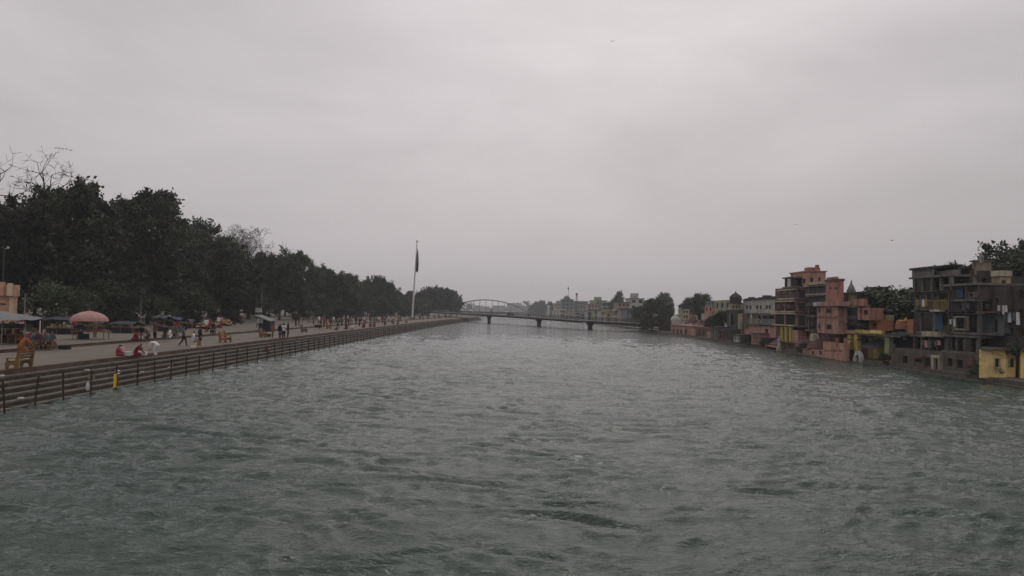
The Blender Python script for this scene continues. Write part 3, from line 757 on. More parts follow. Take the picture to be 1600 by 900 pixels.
def facade2(parent, m, X, r, flank, wx=(), wy=(), name='wall', roof=None, bars=1):
    """a block with real openings in its river wall and in the wall that faces up the river"""
    y0, y1, z0, z1 = r; X1 = max(X + .5, FLX(flank, r)); b = MB()
    b.wall('x', X, y0 + .25, y1, z0, z1, [(max(a, y0 + .3), min(c, y1 - .05), d, e) for a, c, d, e in wx if min(c, y1 - .05) - max(a, y0 + .3) > .1]); b.wall('y', y0, X, X1, z0, z1, wy)
    b.box(X + .252, X1 - .002, y0 + .252, y1 - .002, z0, z1 - .002); b.build(name, m, parent)
    for a, c, d, e in wx:
        if min(c, y1 - .05) - max(a, y0 + .3) > .1: window(parent, 'x', X, (max(a, y0 + .3), min(c, y1 - .05), d, e), bars=bars)
    for h in wy: window(parent, 'y', y0, h, bars=bars)
    if roof:
        q = MB(); q.box(X - .2, X1 + .15, y0 - .2, y1 + .15, z1 + .002, z1 + .14); q.build('roof', roof, parent)
    return X1
def YW(r, px0, py0, px1, py1):
    a, c = FY(px0, py1, r[0]), FY(px1, py0, r[0]); return (a.x, c.x, a.z, c.z)
def grid_windows(r, nx, nz, fw=.5, fh=.5):
    y0, y1, z0, z1 = r; o = []
    for i in range(nx):
        for j in range(nz):
            cy = y0 + (y1 - y0) * (i + .5) / nx; cz = z0 + (z1 - z0) * (j + .52) / nz
            hw = (y1 - y0) / nx * fw / 2; hh = (z1 - z0) / nz * fh / 2
            o.append((cy - hw, cy + hw, cz - hh, cz + hh))
    return o
def zat(px, py, X): return FX(px, py, X).z
def yat(px, py, X): return FX(px, py, X).y
def tank(loc, m, label, r=.55, h=1.1):
    t = thing('water_tank', label, 'water tank', loc)
    b = MB(); b.lathe(loc, [(r * .96, 0), (r, .06), (r, h * .3), (r * .96, h * .33), (r, h * .37), (r, h * .7), (r * .96, h * .73), (r, h * .77), (r * .92, h * .92), (r * .45, h)], 14); b.build('drum', m, t)
    b = MB(); b.lathe((loc[0], loc[1], loc[2] + h + .002), [(r * .4, 0), (r * .4, .08), (r * .3, .12)], 10); b.build('lid', m, t)

# quay along the right bank
qy = MB()
for a, b, x in ((30, 56, 41.0), (56, 72, 40.6), (72, 92, 41.3), (92, 118, 40.9), (118, 160, 41.4), (160, 215, 42.0), (215, 900, 43.0)):
    qy.box(x, 47.5, a, b - .004, -2.5, 0.5); qy.box(x - .5, x - .003, a + .1, b - .15, -2.5, 0.12)
setting('quay', qy, M_STONE)

# ------------------------------------------------------------------ yellow river house (right edge)
yh = thing('yellow_house', 'small bright yellow flat-roofed river house with two dark windows at the right edge', 'house', (43, 66, 0))
b = MB(); b.prism([(39.7, 61.9), (42.35, 61.8), (42.6, 62.3), (42.8, 61.8), (48.5, 61.6), (48.5, 71.5), (46.2, 71.5)], -1.5, 0.42); b.build('plinth', M_STONE, yh)
z0, z1 = .42, zat(1550, 547, 41)
hA = (FY(1554.5, 574, 62.6).x, FY(1561.5, 574, 62.6).x, FY(1558, 574, 62.6).z, FY(1558, 560.5, 62.6).z)
b = MB()
b.wall('y', 62.6, 39.95, 42.05, z0, z1, [hA], t=.3)
b.prism([(39.952, 62.902), (42.05, 62.902), (42.05, 63.25), (44, 66), (47, 71), (45.9, 71)], z0, z1 - .002)
# slanting second face with an arched window, and the third bay
b.prism([(42.05, 63.1), (43.1, 62.97), (43.1, 66), (42.6, 66)], z0, z1 - .004)
b.prism([(43.102, 62.35), (48, 62.2), (48, 71), (47.2, 71)], z0, z1 - .006)
b.build('wall', M_YELLOW, yh)
w = window(yh, 'y', 62.6, hA, frame=M_WFRAME, bars=1)
sd = MB(); sd.box(hA[0] - .25, hA[1] + .25, 62.3, 62.597, hA[3] + .42, hA[3] + .49); sd.build('sunshade', M_YEL2, w)
sr = MB(); k = .1
sr.box(hA[0] - k, hA[0] - .004, 62.55, 62.597, hA[2] - k, hA[3] + k); sr.box(hA[1] + .004, hA[1] + k, 62.55, 62.597, hA[2] - k, hA[3] + k)
sr.box(hA[0] - .004, hA[1] + .004, 62.552, 62.596, hA[3] + .004, hA[3] + k); sr.box(hA[0] - .004, hA[1] + .004, 62.5, 62.596, hA[2] - k, hA[2] - .004); sr.build('surround', M_CREAM, w)
def arch_poly(c, w_, z0, z1, n=8):
    h = z1 - w_ / 2
    return [(c - w_ / 2, z0), (c + w_ / 2, z0)] + [(c + w_ / 2 * math.cos(math.pi * i / n), h + w_ / 2 * math.sin(math.pi * i / n)) for i in range(n + 1)]
pa = FY(1581.5, 567, 63.0); za = FY(1581.5, 574, 63.0).z; zb = FY(1581.5, 559.5, 63.0).z
q = MB(); q.prism_y(arch_poly(pa.x, .44, za, zb), 62.985, 63.04); w2 = q.build('arched_window', M_GLASS, yh)
q = MB(); n = 10
for i in range(n):
    a0, a1 = math.pi * i / n, math.pi * (i + 1) / n; c = (pa.x, zb - .22)
    q.prism_y([(c[0] + .222 * math.cos(a0), c[1] + .222 * math.sin(a0)), (c[0] + .3 * math.cos(a0), c[1] + .3 * math.sin(a0)), (c[0] + .3 * math.cos(a1), c[1] + .3 * math.sin(a1)), (c[0] + .222 * math.cos(a1), c[1] + .222 * math.sin(a1))], 62.94, 63.03)
for sx in (-1, 1): q.box(pa.x + sx * .222, pa.x + sx * .3, 62.94, 63.03, za, zb - .22)
q.build('frame', M_CREAM, w2)
b = MB(); b.prism([(39.6, 62.2), (42.3, 62.2), (42.5, 62.7), (42.75, 62.6), (42.8, 62.0), (48.4, 61.8), (48.4, 71.3), (46, 71.3)], z1 + .002, z1 + .16); b.build('roof', M_BROWNC, yh)
b = MB(); b.tube([(42.12, 62.98, .45), (42.12, 62.98, z1)], .05, 6); b.build('drain_pipe', M_YEL2, yh)
b = MB()
for i in range(4): b.box(39.955 - .02, 39.95, 62.7, 62.9, z0 + .3 + i * .6, z0 + .45 + i * .6)
b.build('corner_stone', M_YEL2, yh)
# creeper hanging over its eave
rng = np.random.default_rng(5); cen = []
c0 = FY(1588, 546, 62.4)
for i in range(26): cen.append((c0.x + rng.normal(0, .35), c0.y + rng.normal(0, .2), c0.z + rng.normal(.1, .28)))
V, F = leaves(rng, np.array(cen), 16, .13, .11); o = bpy.data.objects.new('creeper', fast_mesh('creeper', V, F, [M_LEAF])); COL.objects.link(o)
tag(o, 'green creeper hanging over the eave of the yellow house', 'plant')
# slate awning behind the yellow house
p0 = FX(1592, 532, 44.5); aw = thing('lean_to_shed', 'dark blue-grey lean-to roof just above and behind the yellow house', 'shed', (46, 72, 0))
r = PR(44.2, 1524, 524, 1596, 541)
b = MB(); b.prism_y([(43.0, r[2] + .1), (43.0, r[2] + .2), (47.2, r[3] + .5), (47.2, r[3] + .4)], r[0] + 4, r[1] + 3); b.build('roof', M_TARPD, aw)
b = MB()
for i in range(4): b.box(43.3, 43.42, r[0] + 4.4 + i * (r[1] - r[0] - 2) / 3, r[0] + 4.52 + i * (r[1] - r[0] - 2) / 3, .4, r[2] + .13)
b.build('post', M_STEEL, aw)

# ------------------------------------------------------------------ blackened apartment block
XB = 42.4
ab = thing('apartment_block', 'tall blackened concrete apartment block stacked with verandas above the water', 'apartment building', (44, 74, 0))
r_all = PR(XB + 2, 1427, 432, 1486, 590); b = MB()
b.box(XB + 2.15, 53, r_all[0], r_all[1], .3, r_all[3]); b.build('core', M_DARKC, ab)
# stepped stone base with niches
r = PR(41.6, 1397, 549, 1530, 592); r = (r[0], r[1], -1.5, zat(1465, 549, 41.6))
niches = [(yat(x1, 570, 41.6), yat(x0, 570, 41.6), zat((x0 + x1) / 2, y1, 41.6), zat((x0 + x1) / 2, y0, 41.6)) for x0, x1, y0, y1 in
          ((1463, 1470, 563, 580), (1430, 1440, 558, 566), (1446, 1453, 558, 572), (1480, 1488, 560, 572), (1496, 1504, 562, 575), (1411, 1418, 556, 568))]
b = MB(); b.wall('x', 41.6, r[0], r[1], .4, r[3], niches, t=.5); b.box(42.102, 46, r[0], r[1], .3, r[3] - .01); b.build('stone_base', M_STONE, ab)
for nn in niches[:1]:
    q = MB(); q.box(41.3, 41.595, nn[0] - .35, nn[0] - .01, .4, nn[3] + .2); q.box(41.3, 41.595, nn[1] + .01, nn[1] + .35, .4, nn[3] + .2); q.box(41.25, 41.595, nn[0] - .4, nn[1] + .4, nn[3] + .205, nn[3] + .5); q.build('doorway', M_CREAM, ab)
for x0, y0, x1, y1, m_ in ((1507, 561, 1519, 572, M_MAROON), (1428, 556, 1441, 560, M_MAROON), (1432, 569, 1444, 574, M_MAROON)):
    q = PR(41.3, x0, y0, x1, y1); b = MB(); b.box(41.3, 41.595, *q); b.build('plaster_panel', m_, ab)
# left stack of storeys (nearest the big dark tree)
veranda(ab, XB, PR(XB, 1427, 527, 1478, 549), 2.0, 5, 'bars')
veranda(ab, XB, PR(XB, 1437, 488, 1484, 519), 1.8, 3, 'bars', wallm=M_OLIVE)
veranda(ab, XB, PR(XB, 1430, 459, 1484, 484), 1.8, 4, 'bars', wallm=M_OLIVE, railm=M_YEL2)
veranda(ab, XB, PR(XB, 1426, 434, 1486, 455), 1.8, 5, None, wallm=M_DARKC)
r = PR(XB - .3, 1425, 421, 1457, 433); mass(ab, 'roof_parapet', M_CONC, XB - .3, XB - .1, r); q = MB(); q.box(XB - .5, 46, r[0] - .1, r[1] + .2, r[3] + .003, r[3] + .22); q.build('roof_slab', M_DARKC, ab)
r = PR(XB + .4, 1457, 423, 1497, 433); mass(ab, 'roof_parapet', M_CONC, XB + .4, XB + .6, r)
r = PR(XB + 1.2, 1468, 412, 1497, 424)
q = MB(); q.box(XB + 1.2, FLX(1502, r), r[0], r[1], r[2] - .5, r[3] - .3); q.build('stair_room', M_DARKC, ab); q = MB(); q.box(XB + .6, FLX(1503, r), r[0] - .1, r[1] + .6, r[3] - .298, r[3] - .16); q.build('roof_slab', M_DARKC, ab)
r = PR(XB - .8, 1440, 518, 1464, 525.5); mass(ab, 'balcony_front', M_CREAM, XB - .8, XB - .36, r)
r = PR(XB - .5, 1459, 484, 1474, 487); q = MB(); q.box(XB - .9, XB - .003, r[0], r[1], r[2], r[3]); q.build('door_hood', M_WHITE, ab)
r = PR(XB - .05, 1461, 490, 1473, 516); q = MB(); q.box(XB - .06, XB - .004, *r); q.build('blue_panel', M_BLUE, ab)
# right stack
rc = PR(XB + 1.8, 1484, 446, 1572, 590); b = MB(); b.box(XB + 2.1, 46, rc[0] + 3.2, rc[1] + .4, .3, rc[3]); b.build('core', M_BROWNC, ab)
veranda(ab, XB - .2, PR(XB - .2, 1478, 527, 1528, 549), 2.2, 4, 'bars', wallm=M_DARKC)
r = PR(XB - .3, 1507, 530, 1518, 550); mass(ab, 'pier_wall', M_BROWNC, XB - .45, XB - .21, r)
veranda(ab, XB - .1, PR(XB - .1, 1488, 490, 1530, 519), 1.8, 3, 'grille', wallm=M_DARKC)
r = PR(XB - .4, 1493, 494, 1513, 516)
q = MB()
for a0, a1, c0, c1 in ((r[0], r[0] + .15, r[2], r[3]), (r[1] - .15, r[1], r[2], r[3]), (r[0] + .15, r[1] - .15, r[3] - .15, r[3]), (r[0] + .15, r[1] - .15, r[2], r[2] + .15)): q.box(XB - .5, XB - .35, a0, a1, c0, c1)
q.build('balcony_frame', M_BEIGE, ab)
veranda(ab, XB - .1, PR(XB - .1, 1486, 471, 1530, 487), 1.6, 3, 'wall', wallm=M_DARKC, railm=M_DARKC)
r = PR(XB - .2, 1486, 447, 1531, 468)
wb = PR(XB - .2, 1496, 449, 1507, 467)
facade(ab, M_BROWNC, XB - .2, r, [wb] + [PR(XB - .2, 1514, 452, 1520, 459)], 3)
q = MB(); q.box(XB - .3, XB - .21, wb[0] + .1, wb[1] - .1, wb[2] + .1, wb[3] - .1); q.build('shutter', M_BLUE, ab)
q = MB(); q.box(XB - .8, 46, r[0] - .3, r[1] + .3, r[3] + .01, r[3] + .22); q.build('roof_slab', M_CONC, ab)

# brown block and roof rooms right of it
bb = thing('brown_apartment_block', 'drab brown plastered block with beige roof rooms behind the yellow house', 'apartment building', (46, 68, 0))
XC = 43.4
r = PR(XC, 1530, 449, 1572, 487); facade(bb, M_BROWNC, XC, r, [PR(XC, 1534, 462, 1540, 473), PR(XC, 1556, 466, 1560, 475)], 8)
r2 = PR(XC, 1529, 490, 1568, 520); facade(bb, M_BLUEG, XC + .1, r2, [PR(XC, 1548, 498, 1557, 519)], 8)
q = MB(); q.box(XC - .7, XC + .09, r2[0], r2[1], r2[3] + .05, r2[3] + .22); q.build('ledge', M_MAROON, bb)
q = MB(); q.box(XC - .6, XC + .09, r2[0], r2[1], r2[2] - .22, r2[2] - .01); q.build('ledge', M_CONC, bb)
mass(bb, 'lower_wall', M_DARKC, XC + .3, 52, (r2[0] - 1, r2[1], .4, r2[2] - .23))
XR = 46
r = PR(XR, 1500, 421, 1521, 447); facade2(bb, M_BEIGE, XR, r, 1530, [PR(XR, 1508, 436, 1512, 444)])
r = PR(XR, 1519, 409, 1527, 424); facade2(bb, M_BEIGE, XR, (r[0], r[1], r[2] - .4, r[3]), 1549, [PR(XR, 1522, 412, 1525, 420)], roof=M_CONC)
r = PR(XR - 1.5, 1526, 423, 1530, 449); facade2(bb, M_DARKC, XR - 1.5, r, 1549, [], [YW(r, 1534, 434, 1541, 447)])
r = PR(XR - .6, 1549, 433, 1561, 449); facade2(bb, M_BEIGE, XR - .6, r, 1579, [], []); X1 = FLX(1579, r)
q = MB(); wy = [YW(r, 1564, 438, 1570, 447)]; q.wall('y', r[0] - .06, FLX(1561.5, r), X1, r[2], r[3], wy, t=.055); q.build('pale_front', M_CREAM, bb); window(bb, 'y', r[0] - .3, wy[0], t=.2)
r = PR(XR - .9, 1548, 423, 1560, 432); X1 = FLX(1582, r); q = MB(); q.box(XR - .9, X1, r[0], r[1], r[2] + .02, r[3]); q.build('roof_parapet', M_CREAM, bb)
r = PR(XC + .5, 1572, 446, 1604, 520); 
facade(bb, M_DARKC, XC + .5, (r[0], r[1], 2.5, r[3]), grid_windows((r[0], r[1], 3.5, r[3]), 2, 3), 8)
M_LAUN = [CL['white'], CL['navy'], CL['crimson'], CL['slate'], CL['pink']]
def laundry(X, px0, px1, py, label, n=5, mats=None, drop=1.0):
    a, c = FX(px0, py, X), FX(px1, py, X); t = thing('laundry_line', label, 'laundry', a)
    q = MB(); q.tube([a, c], .012, 4); q.build('line', M_STEEL, t); rr = random.Random(px0)
    for i in range(n):
        f0 = (i + .08) / n; f1 = (i + .85) / n; h = drop * rr.uniform(.5, 1)
        p, s = a.lerp(c, f0), a.lerp(c, f1); q = MB(); m_ = 5; vs = []
        for j in range(m_):
            u = p.lerp(s, j / (m_ - 1)); w_ = .05 * (-1) ** j
            vs += [(u.x - .02, u.y, u.z), (u.x - .03 + w_, u.y, u.z - h), (u.x + .02, u.y, u.z), (u.x + .01 + w_, u.y, u.z - h)]
        fs = []
        for j in range(m_ - 1):
            k = j * 4; fs += [(k, k + 4, k + 5, k + 1), (k + 2, k + 3, k + 7, k + 6)]
        q.add(vs, fs); q.build('cloth', (mats or M_LAUN)[i % len(mats or M_LAUN)], t)
laundry(XC - .1, 1559, 1574, 477, 'white washing hung below the pale roof room on the brown block', 4, [CL['white'], CL['grey'], CL['white']], .9)
laundry(XC + .3, 1574, 1594, 488, 'white and grey washing hung on the dark wall at the right edge', 3, [CL['white'], CL['slate'], CL['white']], 1.2)
laundry(XB - .6, 1484, 1493, 499, 'small white washing beside the framed balcony of the blackened block', 3, [CL['white'], CL['grey']], .8)
laundry(XB - .3, 1431, 1450, 468, 'yellowish washing on the upper veranda of the blackened block', 4, [CL['mustard'], CL['khaki'], CL['white']], .8)

def pipes(parent, X, pxs, py0, py1, m=None):
    for px in pxs:
        a, c = FX(px, py0, X), FX(px, py1, X); b = MB(); b.tube([(X, a.y, c.z), (X + .02, a.y, (a.z + c.z) / 2), (X, a.y, a.z)], .05, 5); b.build('drain_pipe', m or M_STEEL, parent)
pipes(ab, XB - .5, (1429, 1457, 1483), 434, 548); pipes(ab, XB - .6, (1487, 1509, 1529), 447, 548); pipes(bb, XC - .1, (1533, 1553, 1570), 449, 520)
def unit(X, px, py, label):
    p = FX(px, py, X); t = thing('air_conditioner', label, 'air conditioner', p); b = MB(); b.box(X - .35, X - .003, p.y - .35, p.y + .35, p.z - .25, p.z + .25); b.build('casing', M_CONC, t)
    b = MB(); b.tube([(X - .353, p.y, p.z), (X - .38, p.y, p.z)], .2, 12); b.build('fan_grille', M_DARK, t)
unit(XC - .05, 1543, 478, 'grey air conditioner on the drab brown wall above the yellow house')
unit(XB - .25, 1524, 461, 'grey air conditioner beside the blue shutter of the blackened block')
unit(42.0, 1285, 498, 'grey air conditioner on the bay of the pink mansion') if False else None
def dish(X, px, py, label):
    p = FX(px, py, X); t = thing('satellite_dish', label, 'satellite dish', p); b = MB(); b.tube([p + Vector((0, 0, -.8)), p], .03, 5); b.build('stand', M_STEEL, t)
    b = MB(); n = 12; vs = [tuple(p + Vector((.12, 0, 0)))] + [tuple(p + Vector((-.1, .42 * math.cos(6.283 * k / n), .42 * math.sin(6.283 * k / n)))) for k in range(n)]
    b.add(vs, [(0, 1 + k, 1 + (k + 1) % n) for k in range(n)] + [(0, 1 + (k + 1) % n, 1 + k) for k in range(n)]); b.build('reflector', M_WHITE, t)
dish(XB + 1, 1462, 420, 'white satellite dish on the roof edge of the blackened block'); dish(46, 1535, 404, 'white satellite dish on the beige roof room')
laundry(XB - .5, 1500, 1518, 474, 'dark clothes hung under the blue shutter on the blackened block', 5, [CL['navy'], CL['slate'], CL['maroon'], CL['grey']], .7)
laundry(XB - .5, 1440, 1470, 532, 'coloured washing on the lowest veranda of the blackened block', 6, [CL['slate'], CL['pink'], CL['khaki'], CL['navy']], .8)
laundry(42.0, 1214, 1240, 476, 'washing strung on the middle veranda of the pink mansion', 5, [CL['slate'], CL['maroon'], CL['khaki']], .7)
def cable(a, c, sag, label):
    t = thing('power_cable', label, 'cable', a); b = MB(); b.tube([a.lerp(c, k / 10) + Vector((0, 0, -sag * 4 * (k / 10) * (1 - k / 10))) for k in range(11)], .022, 4); b.build('wire', M_TANK, t)
cable(FX(1308, 478, 41.5), FX(1430, 470, 42), .8, 'sagging black cable from the pink mansion to the blackened block')
cable(FX(1308, 500, 41.2), FX(1428, 508, 41.8), .6, 'lower black cable strung across the yellow shop front')
cable(FX(1165, 490, 42.6), FX(1212, 470, 42), .6, 'black cable from the pink balcony house to the mansion')
# ------------------------------------------------------------------ low shrines and shops between
sh = thing('riverside_shop', 'low shop with a yellow balcony band and cream pillars over the water', 'shop', (43, 88, 0))
XS = 41.8
r = PR(XS, 1336, 522, 1390, 548); 
b = MB(); b.wall('x', XS + 1.6, r[0], r[1], .4, r[3], [PR(XS + 1.6, 1343, 523, 1353, 540)]); b.box(XS + 1.86, 50, r[0], r[1], .3, r[3]); b.build('back_wall', M_YEL2, sh)
for x0, x1 in ((1334, 1340), (1382, 1389), (1324, 1328)):
    q = PR(XS, x0, 523, x1, 549); b = MB(); b.box(XS, XS + .4, q[0], q[1], .4, q[3]); b.build('pillar', M_OLIVE if x0 > 1380 else M_YEL2, sh)
q = PR(XS - .3, 1336, 516, 1378, 521.5); b = MB(); b.box(XS - .3, XS + .1, *q); b.build('balcony_band', M_YEL2, sh)
q2 = PR(XS - .3, 1360, 516, 1378, 521); b = MB(); b.box(XS - .36, XS - .303, *q2); b.build('sign_band', M_YELLOW, sh)
b = MB(); b.box(XS - .2, 50, q[0] - 3.5, q[1] + .2, q[2] - .2, q[2] - .003); b.build('floor_slab', M_CONC, sh)
q = PR(XS + .6, 1357, 533, 1382, 548); b = MB(); b.prism_y([(XS - .6, q[2] + .3), (XS - .6, q[2] + .36), (XS + 1.5, q[3] + .2), (XS + 1.5, q[3] + .1)], q[0], q[1]); b.build('awning', M_TARPD, sh)
b = MB(); r = PR(XS + .8, 1390, 522, 1428, 549); b.box(XS + 1.2, 50, r[0], r[1], .3, r[3] - .2); b.build('dark_shopfront', M_DARK, sh)
b = MB(); b.box(XS - .1, 50, r[0], r[1] - .05, r[3] - .19, r[3]); b.build('canopy', M_DARKC, sh)
for x0, y0, x1, y1 in ((1393, 529, 1397, 533), (1392.5, 537, 1397, 543), (1411, 528, 1415, 531)):
    q = PR(XS + 1.0, x0, y0, x1, y1); b = MB(); b.box(XS + 1.0, XS + 1.19, *q); b.build('white_board', M_WHITE, sh)
r = PR(XS - .4, 1376, 563, 1391, 574); b = MB(); wl = [PR(XS - .4, 1385, 566, 1390, 572)]
b.wall('x', XS - .4, r[0], r[1], .3, r[3], wl, t=.3); b.box(XS - .098, XS + 1.5, r[0], r[1], .3, r[3] - .01); b.build('low_wall', M_YEL2, sh)
r = PR(XS - .4, 1391, 550, 1404, 574); b = MB(); b.box(XS - .3, XS + 1.5, r[0], r[1] - .02, .3, r[3]); b.build('low_wall', M_BROWNC, sh)
# orange shrine
os_ = thing('orange_shrine', 'small orange gabled shrine among the roofs left of the blackened block', 'shrine', (45, 86, 0))
XO = 43.5
r = PR(XO, 1394, 508, 1427, 521); b = MB()
b.wall('x', XO, r[0], r[1], r[2] - 1.5, r[3] - .8, [PR(XO, 1399, 512, 1404, 521)]); b.box(XO + .252, XO + 4, r[0], r[1], r[2] - 1.5, r[3] - .8); b.build('wall', M_BROWNC, os_)
c = PR(XO - .2, 1398, 508, 1408, 514); cy = (c[0] + c[1]) / 2
b = MB(); b.prism_x([(c[0], c[2]), (c[1], c[2]), (c[1] - .3, c[2] + .9), (cy, c[3] + .6), (c[0] + .3, c[2] + .9)], XO - .2, XO + 1.6); b.build('gable', M_ORANGE, os_)
b = MB(); b.lathe((XO + .7, cy, c[3] + .55), [(.16, 0), (.2, .1), (.1, .22), (.03, .4)], 8); b.build('finial', M_YEL2, os_)
r = PR(XO - .4, 1418, 499, 1427, 521); mass(os_, 'pillar', M_ORANGE, XO - .4, XO, r)
r = PR(XO + .5, 1370, 492, 1395, 501); b = MB(); b.box(XO + .5, XO + .65, *r); b.build('balustrade', M_OLIVE, os_)
# white boat-shaped statue arch by the water and curved bits
st_ = thing('white_arch', 'small white archway standing at the water between the shop and the salmon wall', 'arch', (41.2, 88, .5))
c = PR(41.2, 1337, 549, 1346, 568); cy = (c[0] + c[1]) / 2; hw = (c[1] - c[0]) / 2
b = MB()
for s_ in (-1, 1): b.box(41.0, 41.4, cy + s_ * hw - .22, cy + s_ * hw + .22, .12, c[3] - .9)
b.build('pillar', M_WHITE, st_); b = MB(); n = 8
for i in range(n):
    a0, a1 = math.pi * i / n, math.pi * (i + 1) / n; z_ = c[3] - .9
    b.prism_x([(cy + (hw - .2) * math.cos(a0), z_ + .5 * math.sin(a0)), (cy + (hw + .22) * math.cos(a0), z_ + .95 * math.sin(a0)), (cy + (hw + .22) * math.cos(a1), z_ + .95 * math.sin(a1)), (cy + (hw - .2) * math.cos(a1), z_ + .5 * math.sin(a1))], 41.02, 41.38)
b.build('arch', M_WHITE, st_)

# ------------------------------------------------------------------ pink mansion
XP = 42.2
pm = thing('pink_mansion', 'tall pink many-storeyed riverside mansion with dark verandas and roof room', 'mansion', (46, 103, 0))
ca = PR(XP + 2, 1211, 455, 1262, 540); b = MB(); b.box(XP + 2.0, FLX(1308, ca), ca[0], ca[1], .3, zat(1237, 449, XP + 2)); b.build('core', M_MAROON, pm)
cb = PR(XP + 1.2, 1262, 445, 1292, 540); b = MB(); b.box(XP + 1.3, FLX(1311, cb), cb[0], cb[1] - .01, .3, zat(1280, 441, XP + 2)); b.build('core', M_PINK, pm)
veranda(pm, XP, PR(XP, 1218, 454, 1244, 466), 1.8, 4, 'wall', wallm=M_BROWNC, colm=M_CREAM, railm=M_BROWNC, slabm=M_CREAM)
veranda(pm, XP, PR(XP, 1210, 472, 1244, 486), 1.8, 3, 'grille', wallm=M_MAROON, colm=M_PINK2, railm=M_WFRAME, slabm=M_CREAM)
veranda(pm, XP, PR(XP, 1210, 491, 1244, 507), 1.8, 3, 'grille', wallm=M_DARKC, colm=M_PINK2, slabm=M_CREAM)
for y0, y1 in ((451, 466), (474, 486), (493, 509)):
    veranda(pm, XP - .1, PR(XP - .1, 1246, y0, 1260, y1), 1.8, 2, 'grille', wallm=M_DARKC, colm=M_CONC, slabm=M_MAROON)
for y0, y1 in ((467, 473), (487, 492)):
    r = PR(XP - .12, 1246, y0, 1260, y1); mass(pm, 'spandrel', M_MAROON, XP - .14, XP + .1, r)
veranda(pm, XP, PR(XP, 1262.5, 447, 1293, 459), 1.05, 3, 'grille', wallm=M_BLUEG, railm=M_STEEL, slabm=M_CREAM)
veranda(pm, XP, PR(XP, 1262.5, 463, 1290, 474), 1.05, 3, 'wall', wallm=M_DARKC, railm=M_DARKC)
veranda(pm, XP, PR(XP, 1262.5, 478, 1277, 492), 1.05, 2, 'bars', wallm=M_DARKC)
veranda(pm, XP, PR(XP, 1262.5, 496, 1277, 515), 1.05, 2, 'bars', wallm=M_DARKC)
r = PR(XP - .35, 1262, 440, 1293, 446); mass(pm, 'roof_parapet', M_CREAM, XP - .35, XP - .15, r)
XQ = 44.2
r = PR(XQ, 1235, 426, 1262, 449); facade2(pm, M_PINK2, XQ, r, 1290, [PR(XQ, 1246, 436, 1250, 446), PR(XQ, 1253.5, 435, 1258.5, 443)], [YW(r, 1266, 434, 1271, 442), YW(r, 1279, 433, 1282, 439)], roof=M_PINK2)
rq = r
q = MB(); q.box(XQ - .5, XQ + 3.0, rq[0] - .5, rq[0] - .003, rq[2] - .2, rq[2] + .12); q.build('ledge', M_CREAM, pm)
r = PR(XQ + .6, 1260, 417, 1281, 423); r = (rq[0] + .4, r[1], rq[3] + .15, r[3]); mass(pm, 'tank_room', M_PINK, FLX(1263, r), FLX(1281, r), r)
r = PR(XQ + .6, 1275.5, 414, 1279, 417); zt_ = FY(1277, 414, rq[0] + 1).z; r = (rq[0] + .6, rq[0] + 1.2, r[2] - .3, zt_); mass(pm, 'chimney', M_PINK, FLX(1275.5, r), FLX(1279.5, r), r)
r = PR(XQ - .8, 1230, 435, 1245, 448); 
veranda(pm, XQ - 1.2, r, 1.1, 2, 'grille', wallm=M_DARK, colm=M_DARKC)
XT = 41.9
r = PR(XT, 1290, 440, 1311, 473); facade(pm, M_PINK, XT, r, [PR(XT, 1296, 448.5, 1298.6, 452), PR(XT, 1304.4, 448.5, 1307, 452)], .6, bars=0)
q = MB(); q.box(XT - .12, XT + .7, r[0] - .1, r[1] + .1, r[3] + .003, r[3] + .3); q.build('cornice', M_MAROON, pm)
r = PR(XT, 1290, 433, 1303, 439); mass(pm, 'roof_room', M_PINK, XT + .1, XT + .6, (r[0], r[1], r[2] - .3, r[3]))
XF = 40.9
r = PR(XF, 1277, 480, 1309, 521)
wn = [PR(XF, 1278.5, 481, 1281.5, 489), PR(XF, 1290, 482, 1299.5, 489), PR(XF, 1278.5, 506, 1281.5, 515), PR(XF, 1291, 507, 1299, 515)]
facade(pm, M_PINK2, XF, r, wn, 1.2, name='bay_wall', frame=M_WFRAME)
q = MB(); zz = zat(1293, 496, XF); q.box(XF - .1, XF - .003, r[0], r[1], zz, zz + .25); q.build('string_course', M_PINK, pm)
r3 = PR(XF - .3, 1271, 471.5, 1310, 479); mass(pm, 'bay_parapet', M_PINK2, XF - .3, XF + 1.2, (r3[0], r3[1], r3[2] + .05, r3[3]))
r4 = PR(XF - .32, 1271, 472, 1281, 478); mass(pm, 'parapet_end', M_WHITE, XF - .36, XF - .304, r4)
# columned ground storey
r = PR(XP - .2, 1217, 511, 1238, 535)
for x0 in (1219, 1225.5, 1232.5):
    q = PR(XP - .2, x0, 512, x0 + 3.2, 535); b = MB(); b.tube([(XP, (q[0] + q[1]) / 2, .5), (XP, (q[0] + q[1]) / 2, r[3])], .3, 10); b.build('column', M_YEL2, pm)
mass(pm, 'ground_wall', M_DARK, XP + 1.5, XP + 1.99, (r[0] - 6, r[1] + .5, .5, r[3]))
r = PR(XP - .3, 1238, 516, 1247, 540); mass(pm, 'ground_wall', M_PINK2, XP - .3, XP + 1, (r[0], r[1], .5, r[3]))
r = PR(XP + .2, 1290, 520, 1312, 535); mass(pm, 'ground_wall', M_MAROON, XP + .2, XP + 2, (r[0], r[1], .5, r[3]))

